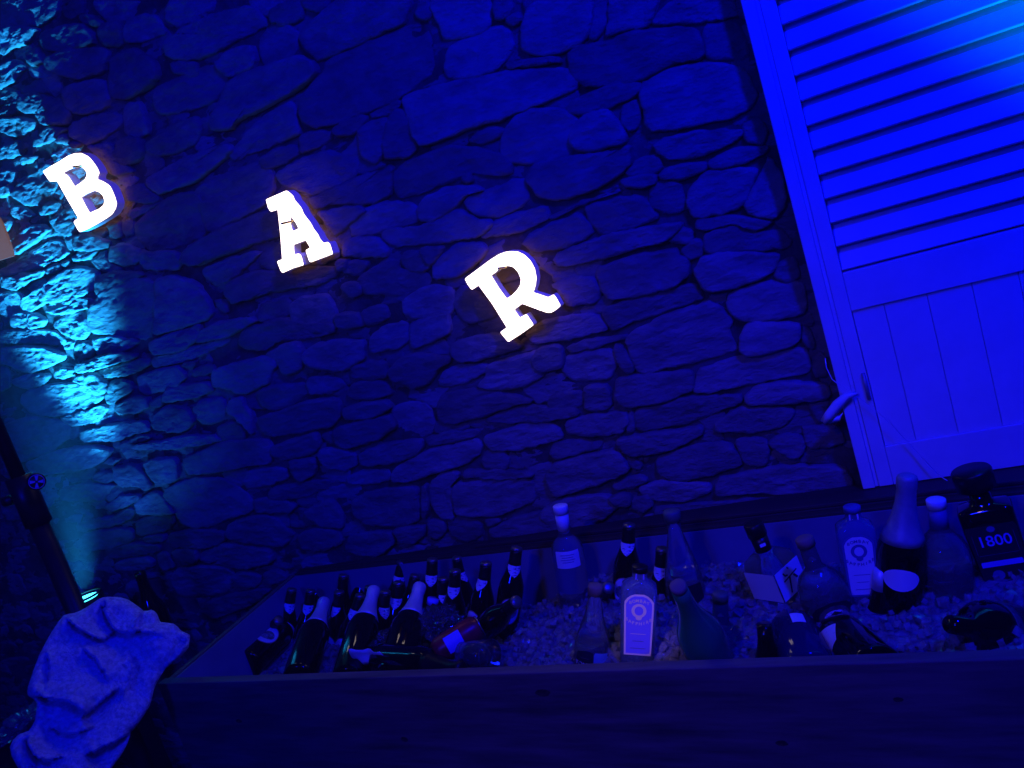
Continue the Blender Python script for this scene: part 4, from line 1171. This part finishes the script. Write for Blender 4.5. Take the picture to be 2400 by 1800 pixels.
# ---- conical clear bottle with dark label
b = Bottle('cone', (1573, 1196), (1610, 1404), 'clear conical bottle with grey-green cap and a dark label with pale ribbon', M_clear)
b.lathe('screw_cap', [(.276, .0185), (.296, .0190), (.2995, .0165), (.30, .006)], M_greencap)
l = b.patch('dark_label', .108, [(-.044, -.040), (.044, -.040), (.042, .032), (-.042, .032)], M_dark_l)
b.patch('label_ribbon', .100, [(-.013, .012), (.012, .016), (.006, .004), (.010, -.008), (.014, -.020), (.004, -.008), (-.006, .002), (-.013, .004)], M_neckl, 0, .0013, l)
b.patch('label_seal', .112, oval(.010, .010), M_grey_l, -22, .0013, l)
# ---- green bottle with cork
b = Bottle('champ', (1590, 1376), (1668, 1545), 'open green bottle with a cork, leaning left at the front board', M_green, None, .235, -1)
b.lathe('cork', [(.2905, .0135), (.298, .0150), (.304, .0150), (.306, .012)], M_cork)
# ---- clear bottle with greenish cap behind it
b = Bottle('round', (1688, 1390), (1690, 1498), 'clear bottle with dull green cap, sunk deep behind the green bottle', M_clear)
b.lathe('screw_cap', [(.2535, .0155), (.267, .0155), (.27, .0140)], M_greencap)
# ---- square bottle with two-faced label
b = Bottle('square', (1764, 1226), (1838, 1402), 'clear square bottle with bright white label bearing brush strokes', M_clear, yaw=43)
b.lathe('collar', [(.214, .0165), (.246, .0175)], M_black2, fr=True); b.lathe('stopper', [(.247, .0195), (.274, .0195), (.275, .0180)], M_black2, fr=True)
b.patch('price_dot', .232, rect(.006, .0035), M_plain_l, -38, .0045)
l = b.patch('label_face', .150, rect(.0385, .031), M_plain_l, 0, .0009); l2 = b.patch('label_face', .150, rect(.0385, .031), M_plain_l, -90, .0009)
for pts in ([(-.018, .020), (-.014, .012), (-.006, .010), (-.004, .013), (-.012, .015), (-.015, .022)], [(-.004, .008), (-.010, -.012), (-.014, -.024), (-.010, -.026), (-.005, -.010), (.001, .007)],
            [(.008, .004), (.016, -.008), (.021, -.006), (.012, .006)], [(-.002, .026), (.002, .020), (.004, .022), (.001, .027)], [(-.022, .006), (.024, .011), (.024, .008), (-.021, .003)]):
    b.patch('brush_stroke', .150, pts, M_ink, 0, .0014, l)
# ---- clear bottle with cork and round medallion label
b = Bottle('round', (1884, 1260), (1948, 1440), 'stout clear bottle with cork, its dark label bearing a round pale medallion', M_clear, yaw=8)
b.lathe('cork', [(.2535, .0170), (.268, .0170), (.27, .015)], M_cork)
l = b.patch('dark_label', .100, [(-.052, -.055), (.052, -.055), (.052, .020), (.030, .045), (0, .054), (-.030, .045), (-.052, .020)], M_dark_l)
b.patch('label_ring', .118, oval(.031, .028), M_grey_l, 0, .0012, l); b.patch('medallion', .120, oval(.021, .018), M_neckl, 0, .0016, l)
b.patch('medallion_centre', .122, [(-.016, .002), (.001, .014), (.015, .006), (.018, -.003), (.010, -.001), (.002, .006), (-.004, .000), (-.010, .004)], M_dark_l, 0, .0020, l)
# ---- big lying champagne with torn label, front right
b = champ((1912, 1432), (2015, 1530), 'dark champagne bottle lying towards the front board, pointed white label, gold glint', L=.22, side=1, wl=False, foil=M_foildark, group=None, glass=M_dkgreen)
b.lathe('foil_tip', [(.2955, .0172), (.301, .0166), (.3035, .010)], M_foilpale)
b.patch('torn_label', .125, [(-.028, -.034), (.010, -.040), (.030, .000), (.012, .014), (-.004, .028), (-.020, .004)], M_white_l, -28)
b = Bottle('beer', (1790, 1455), (1800, 1548), 'narrow dark bottle standing low at the front board', M_brown)
b = Bottle('round', (1838, 1425), (1885, 1540), 'dark blue bottle lying low with a scrap of white label', mat('deep_blue_glass', (0.01, 0.012, 0.06), 0.08), None, .20, 1)
b.patch('label_scrap', .13, rect(.012, .018), M_plain_l, 20)
# ---- large champagne with pale blue foil at right
b = champ((2127, 1112), (2104, 1410), 'largest champagne bottle with pale blue foil, right of the shutter corner', wl=False, z0=.172, foil=vary(mat('blue_foil', (0.3, 0.3, 0.35), 0.45, 0.2), (0.22, 0.24, 0.30), (0.34, 0.36, 0.42), nscale=40, bump=0.3, bdist=0.001, bscale=70), group=None)
l = b.patch('round_label', .110, oval(.032, .022), M_plain_l, 4, .0012)
b = Bottle('beer', (2066, 1334), (2060, 1426), 'small bottle with pale capsule in front of the largest champagne bottle', M_brown)
b.lathe('capsule', [(.200, .0150), (.2395, .0140), (.241, .010)], M_foilpale)
# ---- clear round bottle with pale cap
b = Bottle('round', (2193, 1170), (2222, 1378), 'round clear bottle with pale square-edged cap between champagne and black-capped bottle', M_clear)
b.lathe('screw_cap', [(.2535, .0165), (.269, .0170), (.27, .0160)], M_white); b.lathe('neck_sleeve', [(.215, .0165), (.252, .0150)], M_lblue2)
# ---- 1800 bottle
b = Bottle('slab', (2274, 1100), (2362, 1345), 'dark trapezoid bottle with big black stopper, marked 1800', M_brown, None, None, 0, -4)
b.lathe('stopper', [(.2235, .0330), (.256, .0345), (.260, .0320)], M_black2, fr=True)
l = b.patch('front_label', .105, [(-.038, -.06), (.038, -.06), (.042, .055), (-.042, .055)], M_dark_l, 0, .0009)
b.text('lettering', '1800', .0300, .128, M_lblue, g=.0014, parent=l, sx=.95)
b.patch('band', .083, rect(.034, .0055), M_lblue, 0, .0014, l); b.patch('seal', .060, oval(.010, .010), M_lblue2, 0, .0014, l).location.x -= .012
b.patch('crest', .152, oval(.007, .006), M_lblue2, 0, .0014, l)
for x0_, x1_, z0_, z1_ in ((-.034, -.0335, .102, .146), (.0335, .034, .102, .146), (-.034, .034, .1015, .102)):
    b.patch('label_rule', 0.124, [(x0_, z0_ - .124), (x1_, z0_ - .124), (x1_, z1_ - .124), (x0_, z1_ - .124)], M_lblue2, 0, .0014, l)
# ---- lying dark bottle with ring label at far right
b = Bottle('round', (2215, 1462), (2352, 1478), 'dark bottle lying at the far right with ring label and white pointed tag', M_brown, None, .16, -1)
b.lathe('label_ring', b.sub(.13, .15, 3, .0008), M_grey_l); b.patch('pointed_tag', .095, [(-.026, .018), (-.006, .010), (.012, .024), (.008, -.006), (.026, -.020), (-.020, -.018)], M_plain_l, -14)
b = Bottle('spirit', (1015.7, 1402), (1008, 1450), 'clear bottle with small blue cap sunk between the beer bottles', M_clear)
b.lathe('screw_cap', [(.284, .0155), (.30, .0155)], M_lblue)
# ---- dark bottle behind the towel
P0 = Vector((0, 0, 0))
b = champ((326, 1339), (372, 1470), 'dark green bottle standing behind the towel with a cyan streak of light', foil=M_dkgreen, wl=False, group=None, zi=.70, z0=.24)

# ------------------------------------------------------------------ small things in the ice
M_red = vary(mat('red_tin', (0.5, 0.03, 0.03), 0.35, 0.2), (0.22, 0.01, 0.02), (0.40, 0.03, 0.04), nscale=30)
M_tin = mat('tin', (0.5, 0.5, 0.5), 0.3, 0.9)
p0 = onZ(1032, 1524, ZI + .03); p1 = onZ(1112, 1474, ZI + .045); ax = (p1 - p0).normalized()
can = thing('drink_can', 'red can lying on the ice with a pale square on its side', 'can', tuple((p0 + p1) / 2))
mid = (p0 + p1) / 2; hl = .058
pp = [mid + ax * t for t in (-hl, -hl + .004, -hl + .012, hl - .012, hl - .003, hl)]
tube('can_body', pp, 0, M_red, can, seg=24, rs=[.022, .026, .031, .031, .026, .025])
tube('can_lid', [mid + ax * (hl + .0005), mid + ax * (hl + .003)], 0.0255, M_tin, can, seg=24)
to = (CAM - mid); to = (to - ax * to.dot(ax)).normalized(); sd = ax.cross(to)
v, f = [], []
for i in range(7):
    a = math.radians(-38 + i * 12.7)
    for q in (-.028, .012): v.append(ax * q + (to * math.cos(a) + sd * math.sin(a)) * .0316)
for i in range(6): f.append((2 * i, 2 * i + 1, 2 * i + 3, 2 * i + 2))
obj('can_label', v, f, M_lblue, can, smooth=True)
# crumpled clear plastic
M_wrap = mat('plastic_wrap', (0.92, 0.95, 1.0), 0.03, trans=0.97, ior=1.16, spec=0.9, coat=0.6)
def crumple(name, label, c, rx, ry, rz, seed, m, sub=4, amp=.25):
    bm = bmesh.new(); bmesh.ops.create_icosphere(bm, subdivisions=sub, radius=1)
    for q in bm.verts:
        n_ = q.co.copy(); d = 1 + amp * (noise.noise(n_ * 2.2 + Vector((seed, 0, 0))) + 0.9 * abs(noise.noise(n_ * 4.5 + Vector((0, seed, 0)))))
        q.co = Vector((n_.x * rx, n_.y * ry, n_.z * rz)) * d
    me = bpy.data.meshes.new(name); bm.to_mesh(me); bm.free(); me.materials.append(m)
    o = bpy.data.objects.new(name, me); COL.objects.link(o); o.location = c; tag(o, label, 'plastic bag'); return o
crumple('plastic_bag', 'crumpled clear plastic bag catching small glints, beside the red can', onZ(1030, 1462, ZI + .03), .042, .040, .034, 3, M_wrap, 4, .7)
crumple('plastic_bag', 'crumpled clear plastic wrap under the lying foil bottle', onZ(905, 1505, ZI + .01), .030, .034, .020, 8, M_wrap, 4, .7)
# dark crate with crumpled plastic on it, lower left
pc = onY(62, 1702, 1.47)
cr_ = thing('bottle_crate', 'black slatted crate in the dark corner under the stand knobs', 'crate', (pc.x - .05, pc.y, 0))
for k in range(4):
    z0_ = pc.z - .06 - k * .11
    for s_ in (-1, 1):
        box('slat', (pc.x - .25, pc.y + s_ * .14 - .006, z0_ - .07), (pc.x + .12, pc.y + s_ * .14 + .006, z0_), M_black, cr_)
        box('slat', ((pc.x - .065) + s_ * .19 - .006, pc.y - .133, z0_ - .07), ((pc.x - .065) + s_ * .19 + .006, pc.y + .133, z0_), M_black, cr_)
for sx_ in (-1, 1):
    for sy_ in (-1, 1):
        box('corner_post', (pc.x - .065 + sx_ * .175 - .009, pc.y + sy_ * .125 - .007, 0), (pc.x - .065 + sx_ * .175 + .009, pc.y + sy_ * .125 + .007, pc.z - .055), M_black, cr_)
box('lid', (pc.x - .262, pc.y - .147, pc.z - .054), (pc.x + .132, pc.y + .147, pc.z - .042), M_black, cr_)
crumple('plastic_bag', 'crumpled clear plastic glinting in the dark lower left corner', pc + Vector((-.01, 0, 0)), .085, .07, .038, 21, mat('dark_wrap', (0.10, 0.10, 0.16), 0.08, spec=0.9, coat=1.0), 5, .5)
# clear cup lying
a0 = onZ(1085, 1530, ZI + .02); a1 = onZ(1165, 1540, ZI + .02); dv = (a1 - a0).normalized()
cup = thing('plastic_cup', 'clear plastic cup lying on the ice by the front board', 'cup', tuple(a0))
o = tube('cup_wall', [a0, a0 + dv * .03, a0 + dv * .085], 0, M_wrap, cup, seg=24, rs=[.026, .029, .036])
tube('cup_rim', [a0 + dv * .085 + (Vector((0, 0, 1)) * math.cos(t) + dv.cross(Vector((0, 0, 1))) * math.sin(t)) * .036 for t in [k * math.tau / 24 for k in range(25)]], .0013, M_wrap, cup, seg=6)
# torn white paper
c = onZ(868, 1542, ZI + .025); v, f = [], []
ux = (onZ(910, 1542, ZI + .025) - onZ(826, 1542, ZI + .025)); ux.normalize(); uz = Vector((0, -.25, .96)).normalized()
for i in range(9):
    for j in range(5):
        x_ = (i / 8 - .5) * .10; z_ = (j / 4 - .5) * (.052 + .006 * math.sin(i * 1.7)) - .004 * (i / 8 - .5) * 8 * .3
        p = ux * x_ + uz * z_ + Vector((0, -1, .3)) * (.012 * noise.noise(Vector((i * .5, j * .6, 2))) + .006 * math.cos(i * .8)); v.append(p)
for i in range(8):
    for j in range(4): a = i * 5 + j; f.append((a, a + 5, a + 6, a + 1))
o = obj('paper_scrap', v, f, M_plain_l, smooth=True, loc=c); md = o.modifiers.new('t', 'SOLIDIFY'); md.thickness = .0008
tag(o, 'torn white paper scrap lying over the third champagne bottle at the front board', 'paper')

# ------------------------------------------------------------------ towel
M_towel = mat('towel', (0.6, 0.58, 0.62), 0.95, spec=0.1)
vary(M_towel, (0.40, 0.40, 0.40), (0.80, 0.78, 0.78), nscale=110, detail=4, bump=1.0, bdist=0.005, bscale=230)
bsdf(M_towel).inputs['Sheen Weight'].default_value = 0.25
S27 = .27119
OUT = [550,340,600,325,640,320,690,300,740,275,800,235,850,200,895,182,940,178,1000,180,1050,185,1110,205,1150,230,1200,265,1240,300,1275,300,1310,290,1340,305,1360,330,1375,370,1385,398,1440,402,1500,410,1540,440,1560,470,1600,488,1645,510,1640,560,1630,620,1590,670,1540,720,1480,760,1430,800,1385,870,1350,930,1332,980,1320,1030,1308,1080,1290,1130,1240,1210,1200,1270,1160,1320,1130,1350,1120,1400,1100,1450,1070,1510,1040,1560,1000,1610,960,1670,840,1760,600,1800,380,1780,240,1740,150,1650,100,1560,85,1480,110,1420,160,1370,210,1350,250,1335,280,1290,300,1250,312,1180,320,1100,285,1060,240,1035,236,1000,240,960,270,870,300,780,340,680,380,600,430,510,480,430,515,380]
out_px = [Vector((OUT[i] * S27, 1350 + OUT[i + 1] * S27)) for i in range(0, len(OUT), 2)]
folds = [  # polyline, raise on the left side of travel, drop on the right, widths (crop px)
 ([(575, 345), (610, 400), (680, 455), (760, 500), (850, 545), (900, 550), (950, 510), (990, 480)], .008, -.030, 45, 60),
 ([(880, 200), (890, 280), (915, 350), (960, 430), (1020, 480), (1100, 490), (1180, 480), (1300, 485), (1420, 520)], .008, -.028, 50, 80),
 ([(905, 182), (915, 240), (905, 310)], .0, -.03, 14, 20),
 ([(235, 1030), (330, 1042), (420, 1056), (520, 1070), (600, 1088), (660, 1120), (710, 1165), (745, 1195)], .016, -.034, 70, 70),
 ([(1030, 960), (950, 1020), (870, 1085), (800, 1145), (745, 1195), (690, 1225)], -.022, .012, 60, 110),
 ([(1180, 1310), (1100, 1370), (1000, 1430), (900, 1470), (800, 1520), (730, 1550)], -.03, .012, 60, 90),
 ([(250, 1370), (240, 1440), (270, 1520), (330, 1580), (430, 1590), (560, 1560)], .012, -.03, 60, 50),
 ([(700, 620), (820, 700), (900, 820), (940, 930)], .010, -.012, 90, 110),
 ([(400, 640), (430, 760), (420, 900), (380, 1000)], .006, -.012, 80, 90),
 ([(1100, 640), (1150, 780), (1120, 920), (1060, 1060)], -.012, .010, 90, 90),
 ([(420, 1300), (560, 1360), (700, 1350), (820, 1300)], .010, -.014, 70, 90),
 ([(1240, 300), (1180, 370), (1170, 440), (1200, 480)], -.012, .008, 60, 60),
 ([(1640, 520), (1560, 640), (1440, 760), (1360, 900)], .006, -.02, 50, 30),
]
def seg_dist(p, a, b):
    ab = b - a; t = max(0, min(1, (p - a).dot(ab) / ab.dot(ab))); q = a + ab * t
    return (p - q).length, ab.x * (p.y - a.y) - ab.y * (p.x - a.x), t
def towel_h(c):
    h = 0
    for pl, ra, dr, w1, w2 in folds:
        best = (1e9, 0, 0)
        for i in range(len(pl) - 1):
            d, s_, t = seg_dist(c, Vector(pl[i]), Vector(pl[i + 1]))
            if d < best[0] - 1e-6: best = (d, s_, (i + t) / (len(pl) - 1))
        d, s_, t = best; fade = min(1, t * 5, (1 - t) * 5)
        if s_ < 0: h += ra * 1.6 * math.exp(-(d / (w1 * 1.8)) ** 1.3) * fade
        else: h += dr * 1.35 * math.exp(-(d / (w2 * 0.95)) ** 0.8) * fade
    h += .0016 * noise.fractal(Vector((c.x / 22, c.y / 22, 7)), 0.9, 2.0, 3) + .006 * abs(noise.noise(Vector((c.x / 150 + c.y / 300, c.y / 260, 2)))) + .016 * noise.noise(Vector((c.x / 300, c.y / 300, 5))) + .0035 * noise.noise(Vector((c.x / 80, c.y / 80, 9)))
    return h
def edge_d(p):
    return min(seg_dist(p, out_px[i], out_px[(i + 1) % len(out_px)])[0] for i in range(len(out_px)))
po = resample([q.copy() for q in out_px], 4.5, 60, 400)
pts = [q for q in po]
step = 4.3
ox2 = min(q.x for q in po); oy2 = min(q.y for q in po); Xm = max(q.x for q in po); Ym = max(q.y for q in po)
arr = [(q.x, q.y) for q in po]
yy = oy2
row = 0
while yy < Ym:
    xx = ox2 + (step / 2 if row % 2 else 0)
    while xx < Xm:
        p = Vector((xx, yy))
        if inpoly(arr, np.array([[xx]]), np.array([[yy]]))[0, 0] and edge_d(p) > 2.2: pts.append(p)
        xx += step
    yy += step * .87; row += 1
nb = len(po)
r_ = delaunay_2d_cdt(pts, [(i, (i + 1) % nb) for i in range(nb)], [], 1, 1e-5)
vv, tf = r_[0], r_[2]
front, back = [], []
for p in vv:
    c = Vector((p.x / S27, (p.y - 1350) / S27)); e = edge_d(p)
    base_t = 2.02 - 0.00052 * (p.y - 1400) + 0.00018 * (p.x - 200)      # hangs a little forward lower down
    hcur = towel_h(c); rim = min(1.0, e / 22.0); bulge = .020 * math.sqrt(max(0, 1 - (1 - rim) ** 2))
    d = ray(p.x, p.y)
    front.append(CAM + d * (base_t - hcur * (0.25 + 0.75 * rim) - bulge))
    back.append(CAM + d * (base_t + .006 + .5 * bulge))
nv = len(vv)
# boundary edges
from collections import Counter
ec = Counter()
for t in tf:
    for i in range(len(t)): ec[tuple(sorted((t[i], t[(i + 1) % len(t)])))] += 1
dirs = {}
for t in tf:
    for i in range(len(t)):
        e_ = (t[i], t[(i + 1) % len(t)])
        if ec[tuple(sorted(e_))] == 1: dirs[e_] = 1
F2 = [tuple(t) for t in tf] + [tuple(nv + i for i in t)[::-1] for t in tf] + [(b_, a_, nv + a_, nv + b_) for a_, b_ in dirs]
cc = sum(front, Vector()) / nv
o = recalc(obj('towel', [p - cc for p in front + back], F2, M_towel, smooth=True, loc=cc))
tag(o, 'thick crumpled terry towel draped over the left end of the trough', 'towel')
# ------------------------------------------------------------------ smoke in the room
m = bpy.data.materials.new('room_haze'); m.use_nodes = True; nt = m.node_tree; nt.nodes.clear()
out = nt.nodes.new('ShaderNodeOutputMaterial'); pv = nt.nodes.new('ShaderNodeVolumePrincipled')
pv.inputs['Color'].default_value = (0.9, 0.92, 0.95, 1); pv.inputs['Density'].default_value = 0.018; pv.inputs['Anisotropy'].default_value = 0.3
nt.links.new(pv.outputs[0], out.inputs['Volume'])
v, f = boxv((-5.5, -3.5, -1.0), (3.5, 2.6, 4.2))
tag(obj('haze', v, f, m), kind='stuff')
